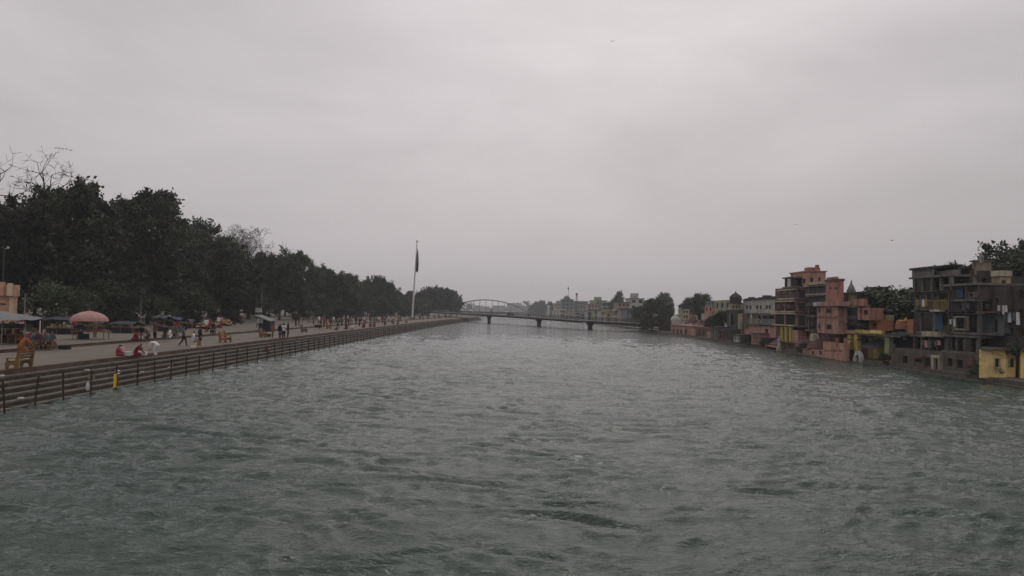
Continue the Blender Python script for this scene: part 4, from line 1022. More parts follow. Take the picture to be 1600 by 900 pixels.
# pavilions and walls in front of the mansion
pv = thing('maroon_pavilion', 'low maroon domed bathing pavilion at the water below the pink mansion', 'pavilion', (41, 102, .5))
XV = 40.8
r = PR(XV, 1248, 546, 1290, 559); facade(pv, M_PINK2, XV, (r[0], r[1], .1, r[3]), [PR(XV, 1268, 549, 1272, 556), PR(XV, 1280, 548, 1284, 555)], 3)
for x in (1261, 1280):
    c = FX(x, 541, XV + 1.4); b = MB(); b.lathe((XV + 1.4, c.y, r[3] + .02), [(1.75, 0), (1.7, .18), (1.35, .7), (.8, 1.05), (.25, 1.25), (.06, 1.6)], 14); b.build('dome', M_MAROON, pv)
pg = thing('cream_tent_canopy', 'small cream arched canopy perched above the maroon pavilion', 'canopy', (42, 100, 3))
c = PR(41.4, 1264, 521, 1272, 533); b = MB(); n = 8; cy = (c[0] + c[1]) / 2; hw = (c[1] - c[0]) / 2
b.prism_x([(cy + hw * math.cos(math.pi * i / n), c[2] + (c[3] - c[2]) * math.sin(math.pi * i / n)) for i in range(n + 1)], 41.4, 42.15); b.build('canopy_cloth', M_CREAM, pg)
b = MB(); b.tube([(41.5, c[0] + .1, .5), (41.5, c[0] + .1, c[2])], .06, 6); b.tube([(41.5, c[1] - .1, .5), (41.5, c[1] - .1, c[2])], .06, 6); b.build('post', M_YEL2, pg)
sw = thing('salmon_bathing_wall', 'salmon-pink ghat wall with a row of small square holes at the water', 'wall', (40.6, 95, .4))
XW = 40.55
r = PR(XW, 1286, 534, 1322, 562); hs = [PR(XW, x, 546.5, x + 2.2, 550) for x in (1288.5, 1293, 1297.3, 1302, 1305.2, 1311, 1314)]
b = MB(); b.wall('x', XW, r[0], r[1], .05, r[3] - .1, hs, t=.4); b.build('wall', M_SALMON, sw)
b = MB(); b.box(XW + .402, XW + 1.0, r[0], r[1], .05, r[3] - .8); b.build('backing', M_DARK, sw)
for x in (1306, 1319):
    q = PR(XW, x, 528, x + 2.5, 545); b = MB(); b.box(XW - .05, XW + .2, q[0], q[1], r[3] - .5, q[3]); b.build('post', M_PINK, sw)
pw = thing('salmon_low_wall', 'low salmon wall with a maroon shed roof left of the pink mansion', 'wall', (41, 116, .4))
r = PR(40.9, 1195, 540, 1218, 549); mass(pw, 'wall', M_SALMON, 40.9, 41.6, (r[0], r[1], .05, r[3]))
r = PR(41.7, 1196, 526, 1220, 540); b = MB(); b.prism_y([(41.2, r[2] + .1), (41.2, r[2] + .3), (44, r[3]), (44, r[3] - .2)], r[0], r[1]); b.build('roof', M_MAROON, pw)
statue = thing('white_statue', 'white standing statue on the quay at the left foot of the pink mansion', 'statue', (40.7, yat(1217.5, 552, 40.7), .12))
c = (40.7, yat(1217.5, 552, 40.7), .12); b = MB(); b.box(c[0] - .35, c[0] + .35, c[1] - .35, c[1] + .35, .12, .6); b.build('pedestal', M_CREAM, statue)
b = MB(); b.lathe((c[0], c[1], .602), [(.3, 0), (.26, .5), (.2, .8), (.3, 1.15), (.27, 1.32), (.09, 1.42), (.15, 1.55), (.14, 1.7), (.03, 1.82)], 10)
b.tube([(c[0], c[1] - .27, 1.85), (c[0] - .1, c[1] - .38, 1.55), (c[0] - .25, c[1] - .2, 1.5)], [.08, .07, .05], 6); b.tube([(c[0], c[1] + .27, 1.85), (c[0] - .05, c[1] + .36, 1.5), (c[0] - .1, c[1] + .35, 1.2)], [.08, .07, .05], 6); b.build('figure', M_WHITE, statue)

# ------------------------------------------------------------------ glazed pink house
gp_ = thing('glazed_pink_house', 'lower pink house with dark teal glazed storeys right of the mansion', 'house', (44, 90, 0))
XG = 42.3
r = PR(XG + 1.4, 1309, 480, 1342, 548); b = MB(); b.box(XG + 1.4, FLX(1360, r), r[0], r[1], .3, r[3]); b.build('core', M_MAROON, gp_)
r2 = PR(XG + 1.4, 1340, 470, 1360, 548); b = MB(); b.box(XG + 1.4, FLX(1362, r2), r2[0], r[0] - .003, .3, r[3] - .1); b.build('core', M_PINK, gp_)
for y0, y1 in ((481, 493.5), (498, 505), (508, 515)):
    q = PR(XG, 1308, y0, 1341, y1); veranda(gp_, XG, q, 1.3, 3, None if y0 > 500 else 'wall' if y0 > 490 else None, wallm=M_TEAL, railm=M_TEAL, slabm=M_CONC, colm=M_STEEL, door=False)
    if y0 < 490:
        b = MB(); k = 7
        for i in range(k): b.box(XG + .1, XG + .14, q[0] + .05 + (q[1] - q[0] - .1) * i / k + .03, q[0] + .05 + (q[1] - q[0] - .1) * (i + 1) / k - .03, q[2] + .06, q[3] - .06)
        b.build('glazing', M_TEAL, gp_)
q = PR(XG - .3, 1308, 516, 1338, 521); mass(gp_, 'balcony_band', M_SALMON, XG - .5, XG - .36, q)
q = PR(XG - .3, 1340, 481, 1359, 500); facade(gp_, M_PINK, XG - .3, q, [PR(XG - .3, 1343, 481.5, 1346.5, 490), PR(XG - .3, 1349, 484, 1356, 492)], 1.6, name='bay_wall')
q = PR(XG, 1331, 467, 1353, 478); mass(gp_, 'parapet', M_PINK, XG, XG + .2, q)
b = MB(); q = PR(XG + .2, 1308, 472, 1353, 480); b.box(XG + .203, FLX(1360, q), q[0], q[1], q[2], q[2] + .3); b.build('roof_slab', M_CONC, gp_)
q = PR(XG + 1, 1319, 457.5, 1332, 474); facade(gp_, M_CREAM, XG + 1, (q[0], q[1], q[2] - .2, q[3]), [PR(XG + 1, 1322.5, 461, 1325, 471)], .6, bars=0)
q = PR(XG + 1.5, 1311, 458, 1319, 474); facade(gp_, M_OLIVE, XG + 1.5, q, [PR(XG + 1.5, 1312, 462, 1314, 473)], .6, bars=0)
q = PR(XG + 1, 1321, 456.5, 1352, 459); b = MB(); b.box(XG + .5, max(XG + 1.5, FLX(1354, q)), q[0], q[1], q[2], q[3]); b.build('roof', M_DARKC, gp_)
q = PR(XG + 3, 1332, 459, 1352, 468); mass(gp_, 'back_wall', M_DARK, XG + 3, XG + 3.3, q)
q = PR(XG + 2.5, 1312, 459, 1320, 476); q = (q[0], q[1], q[2] - 1.5, q[3])
facade2(gp_, M_CREAM, XG + 2.5, q, 1351, [], [YW(q, x, 463, x + 3, 470) for x in (1324, 1333, 1342)], name='upper_storey', roof=M_DARKC)
fb = thing('flat_pink_house', 'flat-topped pink house end showing above the trees behind the glazed house', 'house', (52, 108, 0))
q = PR(52, 1352, 450, 1374, 459.5); facade2(fb, M_PINK, 52, (q[0], q[1], .9, q[3]), 1384, grid_windows((q[0], q[1], 3, q[3] - 1), 3, 2, .3, .35), [], roof=M_CONC)
# temple spire far behind
sp_ = thing('temple_spire', 'grey temple spire rising behind the roofs of the glazed pink house', 'temple', (75, 160, 0))
c = FX(1330, 456, 80); zt = zat(1330, 437, 80); b = MB(); w_ = 0.85; zb = c.z - .6
b.lathe((80, c.y, .9), [(2.6, 0), (2.6, zb - 1.4), (w_ * 1.0, zb - .9)], 12); b.build('base', M_CONC, sp_)
hh = zt - zb; b = MB(); b.lathe((80, c.y, zb), [(w_, 0), (w_ * 1.12, hh * .12), (w_ * 1.05, hh * .3), (w_ * .8, hh * .48), (w_ * .45, hh * .6), (w_ * .5, hh * .64), (w_ * .28, hh * .7), (.18, hh * .85), (.05, hh)], 12)
for i in range(8):
    a = i * math.pi / 4; b.tube([(80 + w_ * 1.05 * math.cos(a), c.y + w_ * 1.05 * math.sin(a), zb), (80 + w_ * 1.15 * math.cos(a), c.y + w_ * 1.15 * math.sin(a), zb + hh * .2), (80 + w_ * .5 * math.cos(a), c.y + w_ * .5 * math.sin(a), zb + hh * .6)], [.14, .14, .08], 5)
b.build('spire', M_CONC, sp_)

# ------------------------------------------------------------------ white house, domed pavilion, pink balcony house
wh = thing('white_house', 'long white house with arched dark windows left of the pink mansion', 'house', (47, 128, 0))
XH = 46
r = PR(XH, 1161, 468, 1211, 487)
ws = [PR(XH, x, 477, x + 3.4, 483) for x in (1165, 1170.5, 1181, 1186.5, 1196, 1200.5)]
facade(wh, M_WHITE, XH, (r[0], r[1], .9, r[3]), ws, 8, roof=M_DARKC)
b = MB(); rr = random.Random(8)
for i in range(7):
    yy = r[0] + (r[1] - r[0]) * (i + .5) / 7; hgt = rr.uniform(.15, .8)
    b.box(XH + .2, XH + .2 + rr.uniform(.5, 2), yy - rr.uniform(.4, 1.4), yy + rr.uniform(.4, 1.4), r[3] + .175, r[3] + .175 + hgt)
b.build('roof_clutter', M_DARKC, wh)
r = PR(XH - 1, 1197, 485, 1213, 491); mass(wh, 'terrace_wall', M_WHITE, XH - 1, XH - .01, r)
dp = thing('domed_pavilion', 'dark domed roof pavilion with small arches on a cream band', 'pavilion', (44, 140, 0))
XD = 43.6
r = PR(XD, 1138, 474.5, 1143, 484); wy = [YW(r, x, 477.5, x + 2.4, 482) for x in (1145, 1149.5, 1154)]
X1 = facade2(dp, M_CREAM, XD, r, 1161, [], wy, bars=0)
cx_, cy_ = (XD + X1) / 2, r[0] + (X1 - XD) / 2; hw = (X1 - XD) / 2; z_ = r[3]; zt_ = FY(1150, 454.5, cy_).z; k_ = (zt_ - z_) / 3.6
b = MB(); b.lathe((cx_, cy_, z_ + .004), [(hw * 1.3, 0), (hw * 1.3, .15 * k_), (hw * 1.02, .3 * k_), (hw * 1.0, 1.3 * k_), (hw * 1.08, 1.6 * k_), (hw * .95, 2.1 * k_), (hw * .62, 2.6 * k_), (hw * .25, 2.95 * k_), (.1, 3.2 * k_), (.04, 3.6 * k_)], 16); b.build('dome', M_DARKC, dp)
r2 = PR(XD, 1136, 484, 1152, 515); facade2(dp, M_DARKC, XD, (r2[0], r2[1], .4, r2[3]), 1162, [PR(XD, 1141, 489, 1148, 508)])
q = YW(r2, 1153, 490, 1160, 513); b = MB(); b.box(q[0], q[1], r2[0] - .1, r2[0] - .004, q[2] - 2.6, q[3]); b.build('pilaster', M_CREAM, dp)
q = PR(XD - .2, 1139, 489, 1141, 510); mass(dp, 'pilaster', M_CONC, XD - .2, XD - .01, q)
pb = thing('pink_balcony_house', 'faded pink house with a white lattice balcony beside the white house', 'house', (43, 125, 0))
XK = 43
r = PR(XK, 1163, 509, 1212, 528); facade(pb, M_PINK2, XK, (r[0], r[1], .4, r[3]), [PR(XK, 1195, 514, 1200, 523)], 6)
q = PR(XK, 1168, 491, 1190, 506); veranda(pb, XK, q, 1.5, 4, None, wallm=M_MAROON, colm=M_CREAM)
b = MB(); n = 6; y0, y1, z0, z1 = q
for i in range(n):
    a0, a1 = y0 + (y1 - y0) * i / n, y0 + (y1 - y0) * (i + 1) / n
    b.tube([(XK - .05, a0, z0 + .05), (XK - .05, a1, z0 + .95)], .06, 4); b.tube([(XK - .05, a0, z0 + .95), (XK - .05, a1, z0 + .05)], .06, 4)
b.build('lattice_railing', M_WHITE, pb)
q = PR(XK, 1190, 493, 1210, 506); veranda(pb, XK, q, 1.5, 3, 'wall', wallm=M_DARKC, railm=M_BLUEG)
mass(pb, 'core', M_BROWNC, XK + 1.8, 50, (y0 - 6, y1 + 2, .4, z1))
q = PR(XK - .6, 1158, 490, 1164, 512); mass(pb, 'door_leaf', M_MAROON, XK - .2, XK - .01, q)
gh = thing('pale_green_house', 'pale green flat-roofed house half hidden by trees left of the dome', 'house', (50, 165, 0))
r = PR(50, 1117, 469, 1141, 487); facade(gh, M_GREEN, 50, (r[0], r[1], .9, r[3]), grid_windows((r[0], r[1], r[3] - 5, r[3]), 3, 2, .4, .5), .8, roof=None)
ph = thing('pink_grey_house', 'pink house with grey rooftop room poking out of the big trees', 'house', (52, 195, 0))
r = PR(50, 1101, 478, 1113, 489); facade(ph, M_PINK2, 50, (r[0], r[1], .9, r[3]), grid_windows(r, 2, 1, .4, .5), .7)
r = PR(50.4, 1102, 470, 1120, 478); facade(ph, M_BLUEG, 50.4, r, grid_windows(r, 4, 1, .4, .5), .7)
ct = thing('pale_terrace_house', 'pale two-storeyed house above the small pink arcade by the water', 'house', (48, 208, 0))
r = PR(48, 1060, 484, 1066, 499); facade2(ct, M_CREAM, 48, (r[0], r[1], .9, r[3]), 1077, [], [YW(r, x, y, x + 2.4, y + 4) for x in (1068, 1072.5) for y in (485.5, 492.5)], roof=M_WHITE)
ac = thing('pink_arcade', 'small pink arcaded building with dark arches at the waterside', 'house', (43.5, 190, .5))
r = PR(43, 1048, 509, 1078, 524); facade(ac, M_PINK2, 43, (r[0], r[1], .3, r[3]), [PR(43, x, 515, x + 4, 523) for x in (1051, 1057, 1063, 1070)], 5, roof=M_PINK, bars=0)
r = PR(43.4, 1049, 497, 1054, 508); b = MB(); c = (44, (r[0] + r[1]) / 2, r[2]); b.lathe(c, [(1.1, -.3), (1.1, 1.2), (1.3, 1.3), (1.2, 1.9), (.7, 2.4), (.1, 2.8)], 10); b.build('corner_turret', M_WHITE, ac)
rw = thing('red_walled_ghat', 'red-walled bathing ghat with steps right of the small pink arcade', 'wall', (43, 172, .4))
r = PR(42.6, 1084, 511, 1110, 532); facade(rw, M_MAROON, 42.6, (r[0], r[1], .1, r[3]), grid_windows((r[0], r[1], r[2] + .4, r[3]), 4, 1, .35, .5), 4, bars=0)
r = PR(42.3, 1079, 514, 1086, 528); mass(rw, 'gate_pier', M_PINK2, 42.3, 43, (r[0], r[1], .1, r[3]))
r = PR(42.3, 1104, 518, 1110, 533); mass(rw, 'gate_pier', M_PINK2, 42.3, 42.59, (r[0], r[1], .1, r[3]))
sv = thing('small_shrine', 'little white shrine with a red cap behind the red-walled ghat', 'shrine', (46, 188, .9))
c = FX(1082, 505, 46); b = MB(); b.box(45, 47, c.y - 1.2, c.y + 1.2, .9, c.z); b.build('wall', M_WHITE, sv); b = MB(); b.lathe((46, c.y, c.z + .003), [(1.35, 0), (1.1, .8), (.5, 1.7), (.08, 2.3)], 10); b.build('spire', M_MAROON, sv)
r = PR(43.2, 1358, 500, 1380, 516); facade(sh, M_ORANGE, 43.2, r, [PR(43.2, 1364, 505, 1369, 514)], 1.2, name='upper_wall')
rs = random.Random(17)
def hut(px0, px1, yt, X, m, roofm, label, base=.3):
    r = PR(X, px0, yt, px1, yt + 12); W_ = r[1] - r[0]; t = thing('riverside_hut', label, 'hut', (X, r[0], base))
    X1 = max(X + .8, FLX(px1 + 2, r)); zt = r[3]
    hs = [(r[0] + W_ * f, r[0] + W_ * (f + .22), base + .5, zt - .35) for f in (.12, .58)]
    b = MB(); b.wall('x', X, r[0], r[1], base, zt, hs, t=.2); b.box(X + .202, X1 + 1, r[0], r[1] - .01, base, zt - .01); b.build('wall', m, t)
    b = MB(); b.prism_y([(X - .35, zt + .004), (X - .35, zt + .1), (X1 + 1.1, zt + .1), (X1 + 1.1, zt + .004)], r[0] - .2, r[1] + .2); b.build('roof', roofm, t)
for k, (a, c, yt, m, rm, lb) in enumerate(((1112, 1122, 511, M_CONC, M_BROWNC, 'grey hut under a brown sheet roof below the drooping tree'), (1123, 1133, 517, M_MAROON, M_DARKC, 'maroon hut second along from the red-walled ghat'),
      (1134, 1143, 515, M_BROWNC, M_TARPD, 'brown hut with a dark sheet roof at the foot of the domed pavilion'), (1146, 1156, 524, M_WHITE, M_DARKC, 'whitewashed hut at the foot of the domed pavilion'),
      (1160, 1172, 523, M_BROWNC, M_DARKC, 'blackish hut below the lattice balcony'), (1174, 1186, 521, M_PINK2, M_BROWNC, 'faded pink hut with a brown roof below the lattice balcony'), (1187, 1197, 528, M_CONC, M_MAROON, 'grey hut with a maroon roof next to the salmon wall'))):
    hut(a, c, yt, 41.5 - .02 * k, m, rm, lb)
for k, (a, c, yt, X, m) in enumerate(((1078, 1090, 492, 50, M_WHITE), (1088, 1100, 500, 47, M_PINK2), (1118, 1130, 490, 52, M_CREAM), (1128, 1139, 496, 48, M_BEIGE), (1066, 1078, 501, 46.5, M_WHITE), (1052, 1060, 492, 54, M_BEIGE), (1096, 1106, 490, 51, M_WHITE), (1104, 1114, 499, 46.5, M_BEIGE), (1112, 1122, 496, 49, M_PINK2), (1138, 1148, 489, 52, M_WHITE), (1072, 1081, 486, 55, M_PINK2), (1086, 1094, 483, 56, M_CREAM), (1120, 1131, 503, 45.5, M_CREAM), (1132, 1140, 505, 45, M_WHITE))):
    r = PR(X, a, yt, a + 4, yt + 10); t = thing('hillside_house', 'small pale house packed among trees on the middle stretch of the right bank', 'house', (X, r[0], .9), group='small houses packed along the middle right bank')
    facade2(t, m, X, (r[0], r[1], .9, r[3]), c, [], [YW(r, a + 5 + q * 3.2, yt + 2, a + 7 + q * 3.2, yt + 5.5) for q in range(2)], roof=M_CONC)
# dark stone retaining walls that close the foot of the bank
for nm, x0, x1, yt, lab in (('stone_wall', 1110, 1165, 521, 'dark stone retaining wall under the drooping tree by the water'), ('stone_wall', 1165, 1198, 527, 'blackened stone river wall with doorways below the pink balcony house')):
    r = PR(41.8, x0, yt, x1, 548); t = thing(nm, lab, 'wall', (42, r[0], .3))
    hs = [(r[0] + (r[1] - r[0]) * f, r[0] + (r[1] - r[0]) * (f + .07), .5, r[3] - .7) for f in (.12, .35, .55, .8)]
    b = MB(); b.wall('x', 41.8, r[0], r[1], .1, r[3], hs, t=.4); b.box(42.202, 46, r[0], r[1], .1, r[3] - .01); b.build('wall', M_STONE, t)
    for k, h in enumerate(hs):
        b = MB(); b.box(41.7, 41.797, h[1] + .05, h[1] + .35, .3, h[3]); b.build('pilaster', M_PINK2 if k % 2 else M_CONC, t)
r = PR(41.6, 1218, 536, 1250, 552); t = thing('stone_wall', 'dark stone terrace wall below the yellow columns of the mansion', 'wall', (42, r[0], .3))
b = MB(); b.wall('x', 41.6, r[0], r[1], .1, r[3], [(r[0] + (r[1] - r[0]) * f, r[0] + (r[1] - r[0]) * (f + .1), .5, r[3] - .6) for f in (.1, .4, .7)], t=.4); b.box(42.002, 43.5, r[0], r[1], .1, r[3] - .01); b.build('wall', M_STONE, t)
b = MB(); b.box(41.2, 41.6, r[0], r[1], r[3], r[3] + .15); b.build('coping', M_MAROON, t)

# ------------------------------------------------------------------ far town beyond the bridge
def town(x0, x1, ytop, Xl, m, label, nz, nx, band=None, roofroom=False, mw=None, dome=False, name='town_house'):
    """a house whose near-left corner stands at lateral distance Xl; its end wall faces us"""
    Y = Xl * 1150 / (x0 - 800); a = FY(x0, ytop, Y); bR = FY(x1, ytop, Y); zt = FY((x0 + x1) / 2, ytop, Y).z
    t = thing(name, label, 'house', (a.x, Y, .9)); D = 14 + (bR.x - a.x) * .4
    holes = []
    zlow = 1.2; H = zt - zlow; W = bR.x - a.x
    for i in range(nx):
        for j in range(nz):
            c = a.x + W * (i + .5) / nx; zc = zlow + H * (j + .55) / nz; hw = W / nx * .26; hz = H / nz * .27
            holes.append((c - hw, c + hw, zc - hz, zc + hz))
    b = MB(); b.wall('y', Y, a.x, bR.x, .9, zt, holes, t=.4); b.box(a.x + .002, bR.x - .002, Y + .402, Y + D, .9, zt - .01); b.build('wall', m, t)
    for k, h in enumerate(holes):
        if W / FPX * 0 + (h[1] - h[0]) * 1150 / Y > .8 or k % 2 == 0:
            window(t, 'y', Y, h, bars=0, t=.3)
    if band:
        q = MB()
        for j in range(nz):
            z_ = zlow + H * (j + 1) / nz; q.box(a.x - 1.1, bR.x + .3, Y - 1.1, Y - .003, z_ - H / nz * .22, z_)
        q.build('balcony', band, t)
    q = MB(); q.box(a.x - .5, bR.x + .5, Y - .5, Y + D + .3, zt + .003, zt + .35); q.build('roof', M_CONC, t)
    if roofroom:
        q = MB(); q.box(a.x + W * .2, a.x + W * .65, Y + 2, Y + D * .6, zt + .353, zt + 3.0); q.build('roof_room', mw or m, t)
    if dome:
        q = MB(); q.lathe((a.x + W * .45, Y + 4, zt + .353), [(W * .3, 0), (W * .3, .8), (W * .26, 2), (W * .14, 3), (.2, 3.6)], 12); q.build('dome', M_CONC, t)
    return t, Y, a, bR, zt
town(856, 869, 481, 47, M_CREAM, 'low pale house farthest up the river beside a slim white turret', 3, 4, M_WHITE)
town(866, 884, 474, 50, M_BEIGE, 'buff terraced house with pale balconies next to the farthest houses', 4, 4, M_CREAM, True)
_, Yd, ad, bd, zd_ = town(878, 896, 468, 47, M_BLUEG, 'large blue-grey block with a domed roof above the bridge', 5, 3, None, False, None, True)
town(893, 919, 471, 60, M_BLUEG, 'broad dark-topped block behind the white banded houses', 4, 6)
town(895, 922, 484, 47, M_WHITE, 'white house striped with balcony bands above the bridge', 3, 5, M_WHITE)
town(919, 939, 476, 52, M_FARPINK, 'faded pink house between the white banded house and the greenish one', 4, 4, None, True, M_GREEN)
town(926, 948, 470, 62, M_GREEN, 'greenish-grey house with a roof terrace behind the faded pink one', 4, 4, None, True)
town(921, 944, 489, 46, M_DARKC, 'dark low house right above the low bridge', 2, 4)
town(942, 966, 472, 56, M_BLUEG, 'grey block with long pale balconies beside the narrow tall tree', 4, 4, M_WHITE)
town(944, 966, 484, 47, M_BEIGE, 'buff house with long balconies near the narrow tall tree', 3, 4, M_CREAM)
town(966, 984, 473, 50, M_FARPINK, 'peach house with square windows beside the big round tree', 4, 3)
town(962, 990, 490, 46, M_CREAM, 'low cream house in front of the peach house', 2, 4)
town(985, 1006, 467, 62, M_WHITE, 'pale grey blank-walled house behind the big round tree', 4, 2, None, True)
town(1012, 1032, 470, 80, M_CREAM, 'pale house top seen over the big round tree', 3, 4)
rf = random.Random(29); WM = [M_WHITE, M_CREAM, M_BEIGE, M_FARPINK, M_BLUEG, M_CONC, M_WHITE, M_GREEN]
px = 864.0; k = 0
while px < 984:
    w_ = rf.uniform(7, 14); yt = rf.uniform(483, 491)
    o = town(px, px + w_, yt, 45 + rf.uniform(0, .8), WM[k % 8], 'small pale house in the hazy packed row just above the far bridge deck', 2, max(2, int(w_ / 4)), rf.choice([None, M_WHITE, M_CREAM]), rf.random() < .35)[0]
    o['group'] = 'small houses in the hazy row above the bridge'; px += w_ * rf.uniform(.75, 1.0); k += 1
mt = thing('radio_mast', 'thin radio mast standing on the domed blue-grey block', 'mast', (ad.x + 4, Yd + 4, zd_))
p = FY(888, 463, Yd + 4); q = FY(888.3, 446, Yd + 4); b = MB(); b.tube([(p.x, Yd + 4, zd_ + 3), (q.x, Yd + 4, q.z)], [.22, .08], 5); b.build('mast_pole', M_STEEL, mt)
b = MB(); pm_ = FY(888, 451, Yd + 4); b.box(pm_.x - .5, pm_.x + .5, Yd + 3.6, Yd + 4.4, pm_.z - 1.2, pm_.z + 1.2); b.build('antenna', M_STEEL, mt)
p = FY(901, 471, 560); q = FY(901.3, 458, 560); tw_ = thing('lattice_tower', 'stubby dark antenna tower right of the thin radio mast', 'tower', (p.x, 560, .9))
b = MB(); b.tube([(p.x, 560, .9), (p.x, 560, p.z - 1)], 1.0, 5); b.build('tower_base', M_CONC, tw_)
b = MB(); b.tube([(p.x - .6, 560, p.z - 1), (p.x - .45, 560, q.z)], .16, 4); b.tube([(p.x + .6, 560, p.z - 1), (p.x + .45, 560, q.z)], .16, 4); b.tube([(p.x, 561, p.z - 1), (p.x, 560.7, q.z)], .16, 4); b.box(p.x - .7, p.x + .7, 559.6, 560.9, q.z - 1.8, q.z - .2); b.build('lattice', M_STEEL, tw_)
sm = FY(857, 478, 820); t = thing('white_turret', 'slim white turret at the far end of the houses beside the hazy trees', 'tower', (sm.x, 820, .9))
b = MB(); b.lathe((sm.x, 820, .9), [(1.6, 0), (1.5, sm.z - 3), (2, sm.z - 2.6), (1.7, sm.z - 1.2), (.2, sm.z)], 10); b.build('shaft', M_WHITE, t)
# roof oddments on far houses in the haze behind the arch
for x0, x1, yt, Y in ((770, 790, 478, 1180), (792, 812, 474, 1200), (806, 830, 479, 1160), (740, 765, 479, 1210)):
    a = FY(x0, yt, Y); bR = FY(x1, yt, Y); t = thing('hazy_block', 'hazy pale block among the trees beyond the steel arch', 'house', (a.x, Y, .9), group='hazy blocks beyond the steel arch')
    b = MB(); W = bR.x - a.x; b.wall('y', Y, a.x, bR.x, .5, a.z, [(a.x + W * (i + .3) / 4, a.x + W * (i + .7) / 4, 2 + j * 4, 4 + j * 4) for i in range(4) for j in range(3) if 4 + j * 4 < a.z], t=.5); b.box(a.x, bR.x, Y + .502, Y + 14, .5, a.z - .01); b.build('wall', M_WHITE, t)
    b = MB(); b.box(a.x - .5, bR.x + .5, Y - .5, Y + 14.5, a.z + .003, a.z + .5); b.build('roof', M_CONC, t)

# ------------------------------------------------------------------ people
J0 = dict(pelvis=(0, 0, .93), spine=(0, 0, 1.14), chest=(0, 0, 1.34), neck=(0, .0, 1.49), head=(0, .015, 1.58), top=(0, .0, 1.675),
          hipL=(-.09, 0, .88), kneeL=(-.1, .03, .48), ankL=(-.1, -.02, .08), toeL=(-.12, .15, .035), hipR=(.09, 0, .88), kneeR=(.1, .03, .48), ankR=(.1, -.02, .08), toeR=(.12, .15, .035),
          shL=(-.17, 0, 1.40), elL=(-.225, -.03, 1.12), wrL=(-.235, .05, .87), shR=(.17, 0, 1.40), elR=(.225, -.03, 1.12), wrR=(.235, .05, .87))
POSES = {
    'stand': {},
    'arms_up': dict(elL=(-.25, .18, 1.16), wrL=(-.14, .36, 1.28), elR=(.25, .18, 1.16), wrR=(.12, .36, 1.3)),
    'walk': dict(kneeL=(-.1, .2, .5), ankL=(-.1, .24, .09), toeL=(-.11, .41, .06), kneeR=(.1, -.04, .49), ankR=(.1, -.32, .13), toeR=(.11, -.18, .035), elL=(-.23, -.14, 1.13), wrL=(-.22, -.08, .9), elR=(.23, .08, 1.13), wrR=(.22, .24, .94)),
    'bend': dict(pelvis=(0, -.12, .9), spine=(0, .06, 1.06), chest=(0, .27, 1.12), neck=(0, .42, 1.08), head=(0, .51, 1.03), top=(0, .6, .98), hipL=(-.09, -.13, .86), hipR=(.09, -.13, .86), shL=(-.17, .32, 1.09), shR=(.17, .32, 1.09),
                 elL=(-.19, .42, .82), wrL=(-.13, .5, .58), elR=(.19, .42, .82), wrR=(.13, .52, .58)),
    'ground': dict(pelvis=(0, 0, .13), spine=(0, .02, .34), chest=(0, .07, .54), neck=(0, .11, .68), head=(0, .15, .77), top=(0, .15, .865), hipL=(-.1, .03, .12), hipR=(.1, .03, .12), kneeL=(-.32, .3, .17), ankL=(-.02, .36, .07), toeL=(.13, .37, .05),
                   kneeR=(.32, .32, .15), ankR=(.03, .45, .07), toeR=(-.12, .48, .05), shL=(-.17, .07, .60), shR=(.17, .07, .60), elL=(-.26, .14, .36), wrL=(-.16, .33, .26), elR=(.26, .16, .36), wrR=(.13, .38, .28)),
    'kneel': dict(pelvis=(0, -.1, .30), spine=(0, -.02, .50), chest=(0, .12, .68), neck=(0, .24, .80), head=(0, .31, .87), top=(0, .35, .955), hipL=(-.09, -.08, .28), hipR=(.09, -.08, .28), kneeL=(-.14, .3, .08), ankL=(-.11, -.14, .07), toeL=(-.11, -.26, .03),
                  kneeR=(.14, .3, .08), ankR=(.11, -.14, .07), toeR=(.11, -.26, .03), shL=(-.16, .15, .72), shR=(.16, .15, .72), elL=(-.22, .36, .5), wrL=(-.13, .52, .3), elR=(.22, .36, .5), wrR=(.13, .54, .3)),
    'sit': dict(pelvis=(0, 0, .54), spine=(0, 0, .75), chest=(0, .03, .95), neck=(0, .05, 1.1), head=(0, .08, 1.19), top=(0, .07, 1.285), hipL=(-.1, .02, .5), hipR=(.1, .02, .5), kneeL=(-.13, .42, .5), ankL=(-.13, .40, .09), toeL=(-.14, .57, .035),
                kneeR=(.13, .42, .5), ankR=(.13, .38, .09), toeR=(.14, .55, .035), shL=(-.17, .03, 1.01), shR=(.17, .03, 1.01), elL=(-.24, .09, .75), wrL=(-.14, .32, .64), elR=(.24, .09, .75), wrR=(.14, .32, .64)),
}
SEGS = [('pelvis', 'spine'), ('spine', 'chest'), ('chest', 'neck'), ('neck', 'head'), ('head', 'top')] + \
       [(a + s, b + s) if a not in ('pelvis', 'chest') else (a, b + s) for s in 'LR' for a, b in (('pelvis', 'hip'), ('hip', 'knee'), ('knee', 'ank'), ('ank', 'toe'), ('chest', 'sh'), ('sh', 'el'), ('el', 'wr'))]
RADII = dict(pelvis=(.135, .11), spine=(.125, .10), chest=(.145, .11), neck=(.052, .052), head=(.078, .092), top=(.05, .06), hip=(.09, .09), knee=(.058, .06), ank=(.04, .042), toe=(.032, .026), sh=(.062, .06), el=(.042, .042), wr=(.028, .026))
CLS = {('pelvis', 'spine'): 'torso', ('spine', 'chest'): 'torso', ('chest', 'neck'): 'torso', ('neck', 'head'): 'head', ('head', 'top'): 'head'}
def seg_class(a, b):
    if (a, b) in CLS: return CLS[(a, b)]
    k = b[:-1] if b[-1] in 'LR' else b
    return {'hip': 'hips', 'knee': 'thigh', 'ank': 'shin', 'toe': 'foot', 'sh': 'torso', 'el': 'uparm', 'wr': 'forearm'}[k]
POSE_MESH = {}
